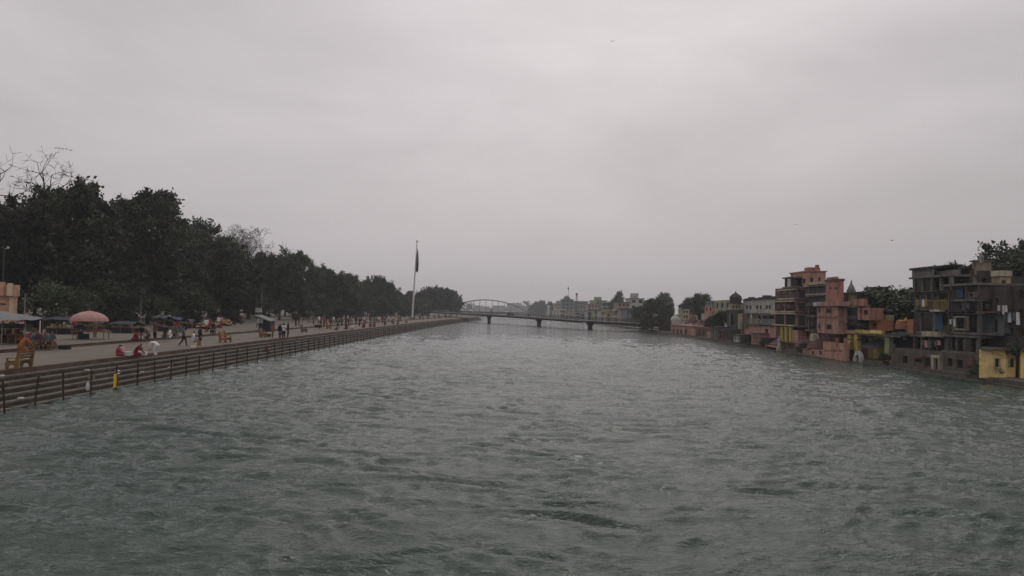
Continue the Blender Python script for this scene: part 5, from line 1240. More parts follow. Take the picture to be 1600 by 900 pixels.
def pose_mesh(pose):
    if pose in POSE_MESH: return POSE_MESH[pose]
    J = dict(J0); J.update(POSES[pose]); J = {k: Vector(v) for k, v in J.items()}
    names = list(J); names.remove('pelvis'); names.insert(0, 'pelvis')
    verts = [J[n] for n in names]; rads = [RADII[n[:-1] if n[-1] in 'LR' else n] for n in names]; idx = {n: i for i, n in enumerate(names)}
    edges = [(idx[a], idx[b]) for a, b in SEGS]
    # nose
    hd = (J['top'] - J['head']).normalized(); fwd = Vector((0, 1, 0)); fwd = (fwd - hd * fwd.dot(hd)).normalized()
    verts.append(J['head'] + fwd * .105 - hd * .005); rads.append((.012, .014)); edges.append((idx['head'], len(verts) - 1))
    # palm, four fingers of unequal length and a thumb
    for s in 'LR':
        w, e = J['wr' + s], J['el' + s]; d = (w - e).normalized(); side = d.cross(Vector((1, 0, 0.2))).normalized()
        pl = len(verts); verts.append(w + d * .065); rads.append((.03, .017)); edges.append((idx['wr' + s], pl))
        cup = Vector((1 if s == 'L' else -1, 0, 0)) * .012
        for k, ln in enumerate((.078, .088, .082, .064)):
            b0 = w + d * .085 + side * (.024 - .016 * k)
            i0 = len(verts); verts += [b0 + d * ln * .45, b0 + d * ln + cup]; rads += [(.009, .009), (.0075, .0075)]; edges += [(pl, i0), (i0, i0 + 1)]
        i0 = len(verts); verts += [w + d * .05 + side * .038, w + d * .088 + side * .052 + cup]; rads += [(.01, .01), (.008, .008)]; edges += [(pl, i0), (i0, i0 + 1)]
    me = bpy.data.meshes.new('skel'); me.from_pydata([tuple(v) for v in verts], edges, [])
    ob = bpy.data.objects.new('skel', me); COL.objects.link(ob)
    ob.modifiers.new('skin', 'SKIN')
    for i, r in enumerate(rads): me.skin_vertices[0].data[i].radius = r
    me.skin_vertices[0].data[0].use_root = True
    ss = ob.modifiers.new('ss', 'SUBSURF'); ss.levels = 1; ss.render_levels = 1
    dg = bpy.context.evaluated_depsgraph_get(); ev = ob.evaluated_get(dg)
    body = bpy.data.meshes.new_from_object(ev); body.name = 'person_' + pose
    bpy.data.objects.remove(ob)
    n = len(body.vertices); co = np.empty(n * 3); body.vertices.foreach_get('co', co); co = co.reshape(-1, 3)
    body.polygons.foreach_set('use_smooth', [True] * len(body.polygons))
    nr = np.array([tuple(v.normal) for v in body.vertices])
    best = np.full(n, 1e9); cls = np.array(['torso'] * n, dtype=object)
    for a, b in SEGS:
        p, q = np.array(J[a]), np.array(J[b]); ab = q - p; t = np.clip(((co - p) @ ab) / (ab @ ab), 0, 1)
        r = np.mean(RADII[a[:-1] if a[-1] in 'LR' else a]) * (1 - t) + np.mean(RADII[b[:-1] if b[-1] in 'LR' else b]) * t
        dd = np.linalg.norm(co - p - t[:, None] * ab, axis=1) - r
        m_ = dd < best; best[m_] = dd[m_]; cls[m_] = seg_class(a, b)
    for s in 'LR':
        w, e = np.array(J['wr' + s]), np.array(J['el' + s]); d = (w - e) / np.linalg.norm(w - e)
        m_ = ((co - w) @ d > -.005) & (np.linalg.norm(co - w, axis=1) < .24); cls[m_] = 'hand'
    polys = [tuple(p.vertices) for p in body.polygons]
    def sub(keep, off, nm, extra=None):
        vs_, fs_, mp_ = [], [], {}
        for p in polys:
            if sum(keep[i] for i in p) * 2 > len(p):
                f_ = []
                for i in p:
                    if i not in mp_:
                        mp_[i] = len(vs_); o_ = off(i) if callable(off) else off; vs_.append(tuple(co[i] + nr[i] * o_))
                    f_.append(mp_[i])
                fs_.append(f_)
        me_ = bpy.data.meshes.new(nm); me_.from_pydata(vs_, [], fs_); me_.polygons.foreach_set('use_smooth', [True] * len(fs_)); me_.update(); return me_
    isin = lambda *c: np.isin(cls, c)
    hd_, fw_ = np.array(hd), np.array(fwd); rel = co - np.array(J['head'])
    hairm = isin('head') & (((rel @ fw_) < .035) | ((rel @ hd_) > .075)) & ((rel @ hd_) > -.05)
    S = {'shirt': sub(isin('torso', 'uparm', 'hips'), .022, 'shirt'), 'kurta': sub(isin('torso', 'uparm', 'forearm', 'hips', 'thigh'), .038, 'kurta'),
         'trousers': sub(isin('hips', 'thigh', 'shin'), .016, 'trousers'), 'sari': sub(isin('torso', 'uparm', 'hips', 'thigh', 'shin'), .05, 'sari'),
         'shawl': sub(isin('torso', 'uparm') | hairm, .04, 'shawl'), 'hair': sub(hairm, .016, 'hair'), 'shoe': sub(isin('foot'), .012, 'shoe')}
    POSE_MESH[pose] = (body, S); return POSE_MESH[pose]
def person(pose, loc, rz, wear, label, h=1.0, group=None, hair=True):
    """wear: list of (garment, material)"""
    body, S = pose_mesh(pose)
    o = bpy.data.objects.new('person', body); COL.objects.link(o)
    if not body.materials: body.materials.append(M_SKIN)
    o.location = loc; o.rotation_euler = (0, 0, rz); o.scale = (h, h, h)
    tag(o, label, 'person', group)
    for k, m_ in wear + ([('hair', M_HAIR)] if hair else []):
        me = S[k]
        if not me.materials: me.materials.append(m_)
        c = bpy.data.objects.new(k, me); COL.objects.link(c); c.parent = o
        c.material_slots[0].link = 'OBJECT'; c.material_slots[0].material = m_
    return o
FACE_RIVER, FACE_CAM, FACE_AWAY, FACE_BANK = -math.pi / 2, math.pi, 0.0, math.pi / 2

# ------------------------------------------------------------------ left bank: things on the promenade
def bench(px, py, rz, m, label, s=1.0):
    p = G(px, py, ZP); t = thing('park_bench', label, 'bench', (0, 0, 0))
    b = MB()
    for i in range(4): b.box(-.85, .85, -.02 + i * .13, .09 + i * .13, .43, .475)
    b.build('seat', m, t)
    b = MB()
    for i in range(3): b.prism_x([(-.10 - .05 * i, .58 + i * .17), (-.06 - .05 * i, .58 + i * .17), (-.095 - .05 * i, .70 + i * .17), (-.135 - .05 * i, .70 + i * .17)], -.85, .85)
    b.build('backrest', m, t)
    for sx in (-.8, .8):
        b = MB()
        b.prism_x([(-.16, 0), (.0, 0), (.05, .2), (.2, .28), (.35, .2), (.4, 0), (.54, 0), (.54, .425), (.02, .425), (-.14, 1.12), (-.26, 1.12)], sx - .05, sx + .05); b.build('side_panel', m, t)
        b = MB(); b.box(sx - .06, sx + .06, -.04, .5, .62, .67); b.box(sx - .04, sx + .04, .42, .5, .476, .62); b.build('armrest', m, t)
    t.location = p; t.rotation_euler = (0, 0, rz); t.scale = (s, s, s)
    return t
bench(35, 575, rad(97), M_BENCH, 'ochre wooden park bench with high back nearest the left edge of the promenade', .9)
bench(349, 535, rad(-85), M_BENCH2, 'orange-brown park bench standing alone at the edge of the steps')
bench(409, 527, rad(-80), M_BENCH, 'brown park bench near the white signboard')
bench(473, 519, rad(-80), M_STEEL, 'dark low bench beyond the people in black')
bench(512, 514, rad(-80), M_BENCH2, 'small far brown bench at the step edge, farthest of the benches')

# parasol and vendor cart
p = G(137, 530, ZT)
pa = thing('market_umbrella', 'large faded pink parasol shading a vendor cart on the terrace', 'umbrella', p)
zt = FY(140, 486, p.y).z; zr = FY(140, 501, p.y).z; R_ = (FY(168, 500, p.y).x - FY(112, 500, p.y).x) / 2; cx, cy = FY(140, 495, p.y).x, p.y
b = MB(); prof = [(R_, 0), (R_ * .93, (zt - zr) * .32), (R_ * .74, (zt - zr) * .62), (R_ * .45, (zt - zr) * .86), (R_ * .1, (zt - zr))]
n = 16; vs = []; fs = []
for r_, z_ in prof:
    for k in range(n):
        a = 2 * math.pi * k / n; q = r_ * (1 if k % 2 == 0 else .965); vs.append((cx + q * math.cos(a), cy + q * math.sin(a), zr + z_))
for i in range(len(prof) - 1):
    for k in range(n): fs.append((i * n + k, i * n + (k + 1) % n, (i + 1) * n + (k + 1) % n, (i + 1) * n + k))
fs.append(tuple(range((len(prof) - 1) * n, len(prof) * n)))
b.add(vs, fs); b.build('canopy', M_PARA, pa)
b = MB()
for k in range(n):
    a0, a1 = 2 * math.pi * k / n, 2 * math.pi * (k + 1) / n; q0, q1 = R_ * (1 if k % 2 == 0 else .965), R_ * (.965 if k % 2 == 0 else 1)
    b.add([(cx + q0 * math.cos(a0), cy + q0 * math.sin(a0), zr - .003), (cx + q1 * math.cos(a1), cy + q1 * math.sin(a1), zr - .003), (cx + q1 * math.cos(a1), cy + q1 * math.sin(a1), zr - .09), (cx + q0 * math.cos(a0), cy + q0 * math.sin(a0), zr - .09)], [(0, 1, 2, 3)])
b.build('valance', M_PARAI, pa)
b = MB(); b.tube([(cx, cy, ZT), (cx, cy, zt - .05)], .035, 8); b.build('pole', M_POLE, pa)
for k in range(8):
    a = 2 * math.pi * k / 8; b = MB(); b.tube([(cx, cy, zt - .15), (cx + R_ * .95 * math.cos(a), cy + R_ * .95 * math.sin(a), zr + .03)], .015, 4); b.build('rib', M_POLE, pa)
b = MB(); b.lathe((cx, cy, zt + .003), [(.05, 0), (.06, .08), (.01, .16)], 8); b.build('finial', M_PARA, pa)
ca_ = thing('vendor_cart', 'vendor cart with a rose-red cloth top and dark bag under the pink parasol', 'cart', (cx + .3, cy, ZT))
X0, X1 = FY(121, 520, cy).x, FY(169, 520, cy).x; zt_ = FY(145, 516.5, cy).z
b = MB(); b.box(X0, X1, cy - .55, cy + .55, zt_ - .08, zt_); b.build('tabletop', M_BENCH, ca_)
b = MB()
for x, y_, w, d, h in ((.4, -.3, .4, .5, .12), (.56, -.45, .4, .55, .1), (.7, -.35, .5, .6, .14), (.86, -.3, .35, .5, .1)):
    xx = X0 + (X1 - X0) * x; b.box(xx, xx + w, cy + y_, cy + y_ + d, zt_ + .003, zt_ + h)
b.build('goods', M_PARAI, ca_)
b = MB(); b.box(X0 - .02, X1 + .02, cy - .575, cy - .553, zt_ - .12, zt_ + .02); b.build('cloth_skirt', M_PARAI, ca_)
for fx_ in (.06, .94):
    for dy in (-.45, .45):
        b = MB(); xx = X0 + (X1 - X0) * fx_; b.tube([(xx, cy + dy, ZT), (xx, cy + dy, zt_ - .083)], .035, 6); b.build('leg', M_BENCH, ca_)
bx0, bx1 = FY(122, 530, cy).x, FY(141, 530, cy).x; zb_ = FY(130, 520, cy).z
bg_ = thing('dark_sack', 'big dark slumped sack standing beneath the vendor cart', 'sack', ((bx0 + bx1) / 2, cy - .1, ZT))
b = MB(); w_ = (bx1 - bx0) / 2; b.lathe(((bx0 + bx1) / 2, cy - .15, ZT), [(w_ * .9, 0), (w_, .12), (w_ * .93, .5), (w_ * .8, zb_ - ZT - .25), (w_ * .35, zb_ - ZT - .12), (w_ * .2, zb_ - ZT - .1)], 12, squash=.5); b.build('sack_body', M_TARPD, bg_)
# white toys hung on a stick at the cart
tr_ = thing('toy_stand', 'stick hung with small white toys beside the pink parasol', 'stand', (X0 - .5, cy + .2, ZT)); b = MB(); b.tube([(X0 - .5, cy + .2, ZT), (X0 - .5, cy + .2, 4.0)], .03, 6); b.build('pole', M_BENCH, tr_)
rr = random.Random(2)
for k in range(9):
    b = MB(); q = (X0 - .5 + rr.uniform(-.9, .7), cy + .2 + rr.uniform(-.1, .1), 2.6 + rr.uniform(0, 1.4)); b.ball(q, rr.uniform(.06, .12), 6); b.tube([q, (X0 - .5, cy + .2, q[2] + .15)], .008, 3); b.build('toy', M_CLOTHW, tr_)

# grey canopy stall at the left edge, people and goods beneath it
YC = 62.0
aL, aR = FY(-14, 487, YC), FY(69, 497, YC); fL, fR = FY(-14, 500, YC - 6), FY(63, 498, YC - 4.5)
st = thing('canopy_stall', 'stall under a wide pale grey tarpaulin canopy at the left edge', 'stall', ((aL.x + aR.x) / 2, YC, ZT))
b = MB(); nx = 14; vs = []; fs = []
bkL, bkR = FY(-14, 483, YC + 1.5), FY(60, 495, YC + 1.5)
for j, (l, r_) in enumerate(((fL, fR), (aL, aR), (bkL, bkR))):
    for i in range(nx + 1):
        f = i / nx; q = l.lerp(r_, f); sag = -.10 * abs(math.sin(f * math.pi * 3)) * (1 if j == 0 else .3); vs.append((q.x, q.y, q.z + sag)); 
for j in range(2):
    for i in range(nx):
        a = j * (nx + 1) + i; fs.append((a, a + 1, a + nx + 2, a + nx + 1))
m0 = len(vs); vs += [(x, y_, z_ - .03) for x, y_, z_ in vs]; fs += [tuple(m0 + k for k in f_[::-1]) for f_ in fs]
for i in range(nx): fs.append((i, i + m0, i + 1 + m0, i + 1))
b.add(vs, fs); b.build('tarpaulin', M_TARPG, st, smooth=False)
for px in (4, 40, 63):
    q = FY(px, 499, YC - 4.4); b = MB(); b.tube([(q.x, q.y, ZT), (q.x, q.y, q.z - .1)], .04, 6); b.build('pole', M_PALEPOLE if px == 63 else M_POLE, st)
q0, q1 = FY(38, 500, YC), FY(58, 515, YC); b = MB(); b.box(q0.x, q1.x, YC, YC + .05, ZT, q0.z); b.build('blue_sheet', M_TARPB, st)
q0, q1 = FY(58, 500, YC), FY(66, 515, YC); b = MB(); b.box(q0.x + .003, q1.x, YC, YC + .05, ZT, q0.z); b.build('red_sheet', M_MAROON, st)
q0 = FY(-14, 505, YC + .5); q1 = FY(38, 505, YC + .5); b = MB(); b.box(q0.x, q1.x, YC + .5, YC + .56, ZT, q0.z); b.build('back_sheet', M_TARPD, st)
rr = random.Random(12)
gs = [M_CREAM, M_TARPR, M_TARPB, M_YEL2, M_CLOTHW, M_BENCH, M_PARAI]
tb_ = MB(); q0 = FY(-12, 520, YC - 3); q1 = FY(36, 520, YC - 3); tb_.box(q0.x, q1.x, YC - 3, YC - 2, ZT + .65, ZT + .72); tb_.build('counter', M_BENCH, st)
for k in range(5):
    xx = q0.x + (q1.x - q0.x) * k / 4; b = MB(); b.box(xx - .04, xx + .04, YC - 2.95, YC - 2.05, ZT, ZT + .648); b.build('trestle', M_BENCH, st)
for k in range(12):
    xx = q0.x + (q1.x - q0.x) * (k + .5) / 12; s_ = rr.uniform(.25, .5)
    t = thing('goods_box', 'small box of coloured goods on the counter under the grey canopy', 'box', (xx, YC - 2.5, ZT + .723), group='boxes of goods under the grey canopy')
    b = MB(); b.box(xx - s_ / 2, xx + s_ / 2, YC - 2.8, YC - 2.3, ZT + .723, ZT + .723 + rr.uniform(.2, .5)); b.build('box_body', gs[k % 7], t)
    b = MB(); b.box(xx - s_ / 2 - .02, xx + s_ / 2 + .02, YC - 2.82, YC - 2.28, ZT + .726, ZT + .77); b.build('box_rim', M_CREAM, t)
# peach gatehouse with a ribbed parapet
gt = thing('peach_gatehouse', 'peach building corner with a ribbed parapet above the grey canopy', 'building', (-54, 76, 0))
YG = 74
x1 = FY(20, 470, YG).x; x1b = FY(25, 450, YG).x; zt = FY(12, 441, YG).z; zm = FY(12, 463, YG).z
b = MB(); b.box(x1 - 9, x1, YG, YG + .7, ZT - .3, zm); b.build('wall', M_PEACH, gt)
b = MB(); b.box(x1 - 9.3, x1b, YG - .4, YG + .6, zm + .003, zt - .25); b.build('parapet', M_PEACH, gt)
n = 9
for k in range(n):
    xx = x1b - .25 - k * .78; b = MB(); b.box(xx - .22, xx + .22, YG - .62, YG - .403, zm + .05, zt - .1 + .1 * (k % 2)); b.build('rib', M_PEACH if k else M_PEACHL, gt)
b = MB(); b.box(x1 - .3, x1 + .06, YG - .06, YG - .004, ZT, zm - .02); b.build('corner_strip', M_PEACHL, gt)
b = MB(); q = FY(3, 475, YG); b.box(q.x - .8, q.x + .4, YG - .05, YG - .003, q.z - .06, q.z + .06); b.build('slot', M_DARK, gt)

# tarpaulin stalls in the shade of the trees
def tarp_stall(px0, px1, pyt, pyb, Y, m, label, group=None, sides=True):
    a, c = FY(px0, pyt, Y), FY(px1, pyt, Y); zb = ZT; zt = max(a.z, c.z); W = c.x - a.x
    t = thing('tarpaulin_stall', label, 'stall', ((a.x + c.x) / 2, Y, ZT), group=group)
    b = MB(); rr = random.Random(px0); n = 6; D = 3.0; vs, fs = [], []
    for j in range(4):
        for i in range(n + 1):
            f = i / n; yy = Y - .6 + D * j / 3; zz = zt - .9 * abs(j / 3 - .4) - .10 * math.sin(f * math.pi * 3) ** 2 - rr.uniform(0, .12) - (.15 if i in (0, n) else 0)
            vs.append((a.x + W * f, yy, zz))
    for j in range(3):
        for i in range(n):
            k = j * (n + 1) + i; fs.append((k, k + 1, k + n + 2, k + n + 1))
    m0 = len(vs); vs += [(x, y_, z_ - .04) for x, y_, z_ in vs]; fs += [tuple(m0 + k for k in f_[::-1]) for f_ in fs]
    for i in range(n): fs.append((i, i + m0, i + 1 + m0, i + 1))
    b.add(vs, fs); b.build('roof_sheet', m, t)
    for xx in (a.x + .1, a.x + W / 2, c.x - .1):
        b = MB(); b.tube([(xx, Y - .5, ZT), (xx, Y - .5, zt - .75)], .04, 5); b.build('pole', M_BENCH, t)
    if sides:
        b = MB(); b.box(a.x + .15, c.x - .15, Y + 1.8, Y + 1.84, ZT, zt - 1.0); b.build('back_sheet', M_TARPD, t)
    b = MB(); b.box(a.x + .2, c.x - .2, Y - .2, Y + .7, ZT + .6, ZT + .68); b.build('counter', M_BENCH, t)
    b = MB(); b.box(a.x + .25, c.x - .25, Y - .1, Y + .6, ZT, ZT + .597); b.build('counter_base', M_TARPD, t)
    b = MB(); k = max(3, int(W / .5))
    for i in range(k):
        xx = a.x + .3 + (W - .7) * i / k; b.box(xx, xx + .28, Y - .1, Y + .5, ZT + .683, ZT + .683 + rr.uniform(.1, .45))
    b.build('goods', rr.choice([M_CREAM, M_TARPR, M_PARAI, M_YEL2, M_CONC]), t)
    return t
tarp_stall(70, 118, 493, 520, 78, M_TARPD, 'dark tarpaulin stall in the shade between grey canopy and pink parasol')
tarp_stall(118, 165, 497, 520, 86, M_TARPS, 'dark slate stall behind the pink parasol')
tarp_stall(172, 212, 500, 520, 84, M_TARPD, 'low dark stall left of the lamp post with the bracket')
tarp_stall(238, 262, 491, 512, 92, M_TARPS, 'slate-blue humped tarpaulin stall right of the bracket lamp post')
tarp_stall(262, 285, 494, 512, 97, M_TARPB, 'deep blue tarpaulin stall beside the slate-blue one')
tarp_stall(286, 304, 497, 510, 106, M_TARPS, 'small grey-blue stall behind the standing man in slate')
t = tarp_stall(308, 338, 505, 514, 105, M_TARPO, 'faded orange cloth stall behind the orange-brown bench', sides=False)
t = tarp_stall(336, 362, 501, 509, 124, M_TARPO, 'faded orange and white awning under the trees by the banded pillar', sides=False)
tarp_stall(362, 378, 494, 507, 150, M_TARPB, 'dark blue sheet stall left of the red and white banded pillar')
# low grey walls on the terrace
def low_wall(px0, px1, py0, py1, Y, m, label):
    a, c = FY(px0, py0, Y), FY(px1, py0, Y); t = thing('low_wall', label, 'wall', ((a.x + c.x) / 2, Y, ZT))
    b = MB(); b.box(a.x, c.x, Y, Y + .4, ZT, a.z); b.build('wall', m, t); b = MB(); b.box(a.x - .06, c.x + .06, Y - .06, Y + .46, a.z + .003, a.z + .09); b.build('coping', m, t)
low_wall(254, 282, 511, 518, 90, M_CONC, 'low grey wall in front of the blue stalls')
low_wall(345, 395, 511, 515, 118, M_BROWNC, 'long low brown wall behind the benches near the signboard')
low_wall(450, 500, 501, 505, 160, M_WHITE, 'long low pale wall under the trees beyond the people in black')
low_wall(555, 600, 497, 500, 215, M_WHITE, 'pale low wall behind the crowd left of the flagpole')

# white signboard on a pole, sloping kiosk roof, banded pillar
YB = 104
q0, q1 = FY(399.5, 481, YB), FY(409, 488, YB); sg = thing('signboard', 'small white signboard on a pole above the kiosk roof', 'sign', ((q0.x + q1.x) / 2, YB, ZT))
b = MB(); b.box(q0.x, q1.x, YB - .03, YB + .03, q1.z, q0.z); b.build('board', M_WHITE, sg)
b = MB(); cxs = (q0.x + q1.x) / 2; b.tube([(cxs, YB + .06, ZT), (cxs, YB + .06, q0.z)], .035, 6); b.build('pole', M_POLE, sg)
b = MB(); rr = random.Random(4)
for r_ in range(3):
    x = q0.x + .06
    while x < q1.x - .1:
        w_ = rr.uniform(.05, .14); zz = q1.z + (q0.z - q1.z) * (.2 + .27 * r_); b.box(x, min(x + w_, q1.x - .05), YB - .036, YB - .0305, zz, zz + .1); x += w_ + .05
b.build('faded_lettering', M_CONC, sg)
ks = thing('kiosk', 'dark kiosk with a sloping pale-edged roof beside the signboard', 'kiosk', (FY(415, 510, YB + 2).x, YB + 2, ZT))
a, c, e = FY(400, 492, YB + 2), FY(422, 500, YB + 2), FY(424, 501, YB + 2)
b = MB(); b.prism_y([(a.x, a.z - .12), (a.x, a.z), (e.x, e.z), (e.x, e.z - .12)], YB + 1.2, YB + 4.6); b.build('roof', M_TARPG, ks)
b = MB(); b.prism_y([(a.x + .4, ZT), (a.x + .4, a.z - .28), (e.x - .2, e.z - .1), (e.x - .2, ZT)], YB + 2, YB + 4.2); b.build('wall', M_TARPD, ks)
b = MB(); w0 = FY(404, 498, YB + 2); w1 = FY(411, 505, YB + 2); b.box(w0.x, w1.x, YB + 1.95, YB + 1.997, w1.z, w0.z); b.build('white_panel', M_WHITE, ks)
YP = 135; q = FY(376, 513, YP); bpil = thing('banded_pillar', 'dark pillar with a white and a red band under the trees', 'pillar', (q.x, YP, ZT))
zt = FY(376, 484, YP).z; b = MB(); b.tube([(q.x, YP, ZT), (q.x, YP, zt)], .22, 8); b.build('shaft', M_DARKC, bpil)
for py0, py1, m_ in ((489.5, 492.5, M_WHITE), (484, 486, M_CREAM), (492.6, 494, M_TARPR)):
    z0_, z1_ = FY(376, py1, YP).z, FY(376, py0, YP).z; b = MB(); b.tube([(q.x, YP, z0_), (q.x, YP, z1_)], .27, 8); b.build('band', m_, bpil)

# lamp posts
def lamp_post(px, pyb, pyt, z0, label, arms=(1,), r=.05, bracket=1.3, lampz=0.0):
    p = G(px, pyb, z0); zt = FY(px, pyt, p.y).z
    t = thing('lamp_post', label, 'lamp post', p); b = MB(); b.tube([(p.x, p.y, z0), (p.x, p.y, z0 + (zt - z0) * .5), (p.x, p.y, zt)], [r * 1.35, r * 1.1, r * .9], 8); b.build('pole', M_POLE, t)
    b = MB(); b.lathe((p.x, p.y, z0), [(r * 2.6, 0), (r * 2.6, .12), (r * 1.6, .3), (r * 1.4, .35)], 8); b.build('base', M_CONC, t)
    for s_ in arms:
        b = MB(); b.tube([(p.x, p.y, zt - .15), (p.x + s_ * bracket * .4, p.y, zt + .35), (p.x + s_ * bracket, p.y, zt + .75)], .022, 5); b.build('arm', M_STEEL, t)
        b = MB(); x = p.x + s_ * bracket; b.prism_y([(x - .08, zt + .70), (x + s_ * .3, zt + .76), (x + s_ * .28, zt + .84), (x - .08, zt + .80)], p.y - .08, p.y + .08); b.build('lamp_head', M_STEEL, t)
    return t
lamp_post(37, 521, 459, ZT, 'grey lamp post with two bracket arms standing through the grey canopy stall', (-1, 1), bracket=.8)
lamp_post(219, 512, 461, ZT, 'grey lamp post with a single bracket lamp right of the pink parasol', (-1,), .06, .8)
t = lamp_post(408, 508, 452, ZT, 'slim pale lamp post against the dark trees above the signboard', (1,), .04, .7)
YL = 90; q = FY(2, 500, YL); lp = thing('lamp_post', 'tall thin pole with a round white lamp at the extreme left edge', 'lamp post', (q.x, YL, ZT)); zt = FY(3, 388, YL).z
b = MB(); b.tube([(q.x, YL, ZT), (q.x, YL, zt)], [.08, .05], 7); b.build('pole', M_STEEL, lp); b = MB(); b.ball((q.x + .45, YL, zt + .1), .16, 8); b.tube([(q.x, YL, zt - .05), (q.x + .45, YL, zt - .02)], .03, 5); b.build('globe', M_LAMP, lp)

# flagpole with a limp flag
p = G(644, 499.2, ZP); zt = FY(647, 378, p.y).z
fp = thing('flagpole', 'very tall white flagpole with a dark flag hanging limp on the promenade', 'flagpole', p)
b = MB(); b.tube([(p.x, p.y, ZP), (p.x + .5, p.y, ZP + (zt - ZP) * .5), (p.x + 1.05, p.y, zt)], [.38, .27, .15], 10); b.build('pole', M_PALEPOLE, fp)
b = MB(); b.lathe((p.x, p.y, ZP), [(1.6, 0), (1.6, .35), (1.0, .36), (1.0, .8), (.6, .82)], 12); b.build('base', M_CONC, fp)
b = MB(); b.ball((p.x + 1.06, p.y, zt + .2), .35, 8); b.build('finial', M_YEL2, fp)
fl = MB(); rr = random.Random(6); z0f, z1f = FY(648, 425, p.y).z, FY(649, 386, p.y).z; n = 14
# a limp flag: a bunch of hanging folds, three horizontal bands of cloth
M_FLAG = [mat('saffron_cloth', (0.16, 0.05, 0.015), rough=.9), mat('flag_white_cloth', (0.10, 0.09, 0.085), rough=.9), mat('green_cloth', (0.012, 0.035, 0.02), rough=.9)]
prof = []
for i in range(n + 1):
    f = i / n; w_ = 0.68 * (math.sin(math.pi * min(1, .1 + f * .95)) ** .6) * (.45 + .75 * (1 - f)); prof.append((w_, z0f + (z1f - z0f) * f))
mseg = 12
for i, (w_, z_) in enumerate(prof):
    for k in range(mseg):
        a = 2 * math.pi * k / mseg; q = w_ * (1 + .35 * math.cos(k * math.pi)) * .8; xo = p.x + .55 + .5 * (z_ - ZP) / (zt - ZP) + .4
        fl.v.append((xo + q * math.cos(a) * .8, p.y + q * math.sin(a) * .55, z_ - .6 * math.cos(a) * (w_ / 1.2)))
for i in range(n):
    for k in range(mseg):
        fl.f.append((i * mseg + k, i * mseg + (k + 1) % mseg, (i + 1) * mseg + (k + 1) % mseg, (i + 1) * mseg + k)); fl.m.append(0 if i > 9 else 2 if i < 5 else 1)
fl.build('flag', M_FLAG, fp)

# ------------------------------------------------------------------ the people
W = CL
def at(px, py, z=ZP): return G(px, py, z)
person('ground', at(183, 556), rad(-60), [('sari', W['crimson'])], 'person in a crimson sari sitting on the promenade edge', 0.87)
person('ground', at(191, 555.5), rad(70), [('kurta', W['pink']), ('trousers', W['white'])], 'person in pink top and white trousers sitting facing the crimson sari', 0.87)
person('kneel', at(213, 556), rad(-80), [('sari', W['maroon']), ('shawl', W['maroon'])], 'person in a maroon head shawl kneeling between the seated pair and the man in white', 0.87)
person('bend', at(243, 556.5), rad(78), [('kurta', W['white']), ('trousers', W['white'])], 'person all in white bending far forward at the edge of the steps', 0.87)
person('walk', at(286, 541), rad(-70), [('shirt', W['slate']), ('trousers', W['black'])], 'person in slate shirt and black trousers walking with one arm forward', 1.04)
person('sit', at(301, 540.5) + Vector((0, 0, -.12)), rad(-60), [('shirt', W['white']), ('trousers', W['mustard'])], 'person in white over mustard sitting at the edge, nearer of the seated two', 1.1)
person('stand', at(312, 540), rad(-40), [('kurta', W['navy']), ('trousers', W['mustard'])], 'person in dark navy tunic standing behind the one in white and mustard', .98)
person('stand', at(437, 530), rad(-110), [('kurta', W['black']), ('trousers', W['grey'])], 'person in a long black tunic and grey trousers at the left of the dark group', 1.03)
person('arms_up', at(443, 529.5), rad(-150), [('shirt', W['white']), ('trousers', W['black'])], 'person in a white shirt and black trousers in the middle of the dark group', 1.03)
person('stand', at(449.5, 528.5), rad(-80), [('kurta', W['black']), ('trousers', W['navy'])], 'person all in black at the right of the dark group', 1.08)
person('walk', at(442.5, 527), rad(20), [('shirt', W['black']), ('trousers', W['grey'])], 'person in black and grey at the back of the dark group', 1.05)
person('sit', Vector((EX[3] + .1, at(431, 545, .9).y, .56 - .45)), rad(-80), [('shirt', W['maroon']), ('trousers', W['denim'])], 'person in dark red top and jeans sitting on the ghat steps below the dark group', 1.02)
person('stand', at(425.5, 528), rad(-60), [('kurta', W['orange']), ('trousers', W['brown'])], 'person in orange standing left of the dark group', .96)
# sitting group by the red cloth
person('kneel', at(34, 551), rad(-30), [('sari', W['orange']), ('shawl', W['maroon'])], 'person wrapped in orange and maroon crouching behind the ochre bench', 1.25)
for px, py, rz, wr, lb in ((52, 547, 100, [('shirt', W['slate']), ('trousers', W['grey'])], 'person in slate sitting leftmost of the row with backs turned'),
                           (60, 548, 170, [('shirt', W['plum']), ('trousers', W['brown'])], 'person in plum sitting second in the row by the red cloth'),
                           (71, 547.5, 190, [('shirt', W['grey']), ('trousers', W['black'])], 'person in grey sitting third in the row by the red cloth'),
                           (79, 547, 240, [('shirt', W['teal']), ('trousers', W['grey'])], 'person in teal sitting at the right end of the row by the red cloth')):
    p = at(px, py); person('sit', p, rad(rz), wr, lb, 1.12)
    t = thing('stool', 'low dark stool under a sitting person by the red cloth', 'stool', p, group='stools by the red cloth')
    b = MB(); b.box(p.x - .2, p.x + .2, p.y - .2, p.y + .2, ZP + .4, ZP + .45); b.build('seat', M_BENCH, t)
    for sx in (-.16, .16):
        for sy in (-.16, .16):
            b = MB(); b.box(p.x + sx - .025, p.x + sx + .025, p.y + sy - .025, p.y + sy + .025, ZP, ZP + .397); b.build('leg', M_BENCH, t)
p = at(52, 541, ZP); t = thing('red_cloth_table', 'low table heaped with bright red cloth behind the sitting row', 'table', p)
b = MB(); b.box(p.x - .9, p.x + 1.3, p.y - .5, p.y + .6, ZP + .72, ZP + .78); b.build('tabletop', M_BENCH, t)
for sx in (-.8, 1.2):
    for sy in (-.4, .5):
        b = MB(); b.box(p.x + sx - .03, p.x + sx + .03, p.y + sy - .03, p.y + sy + .03, ZP, ZP + .717); b.build('leg', M_BENCH, t)
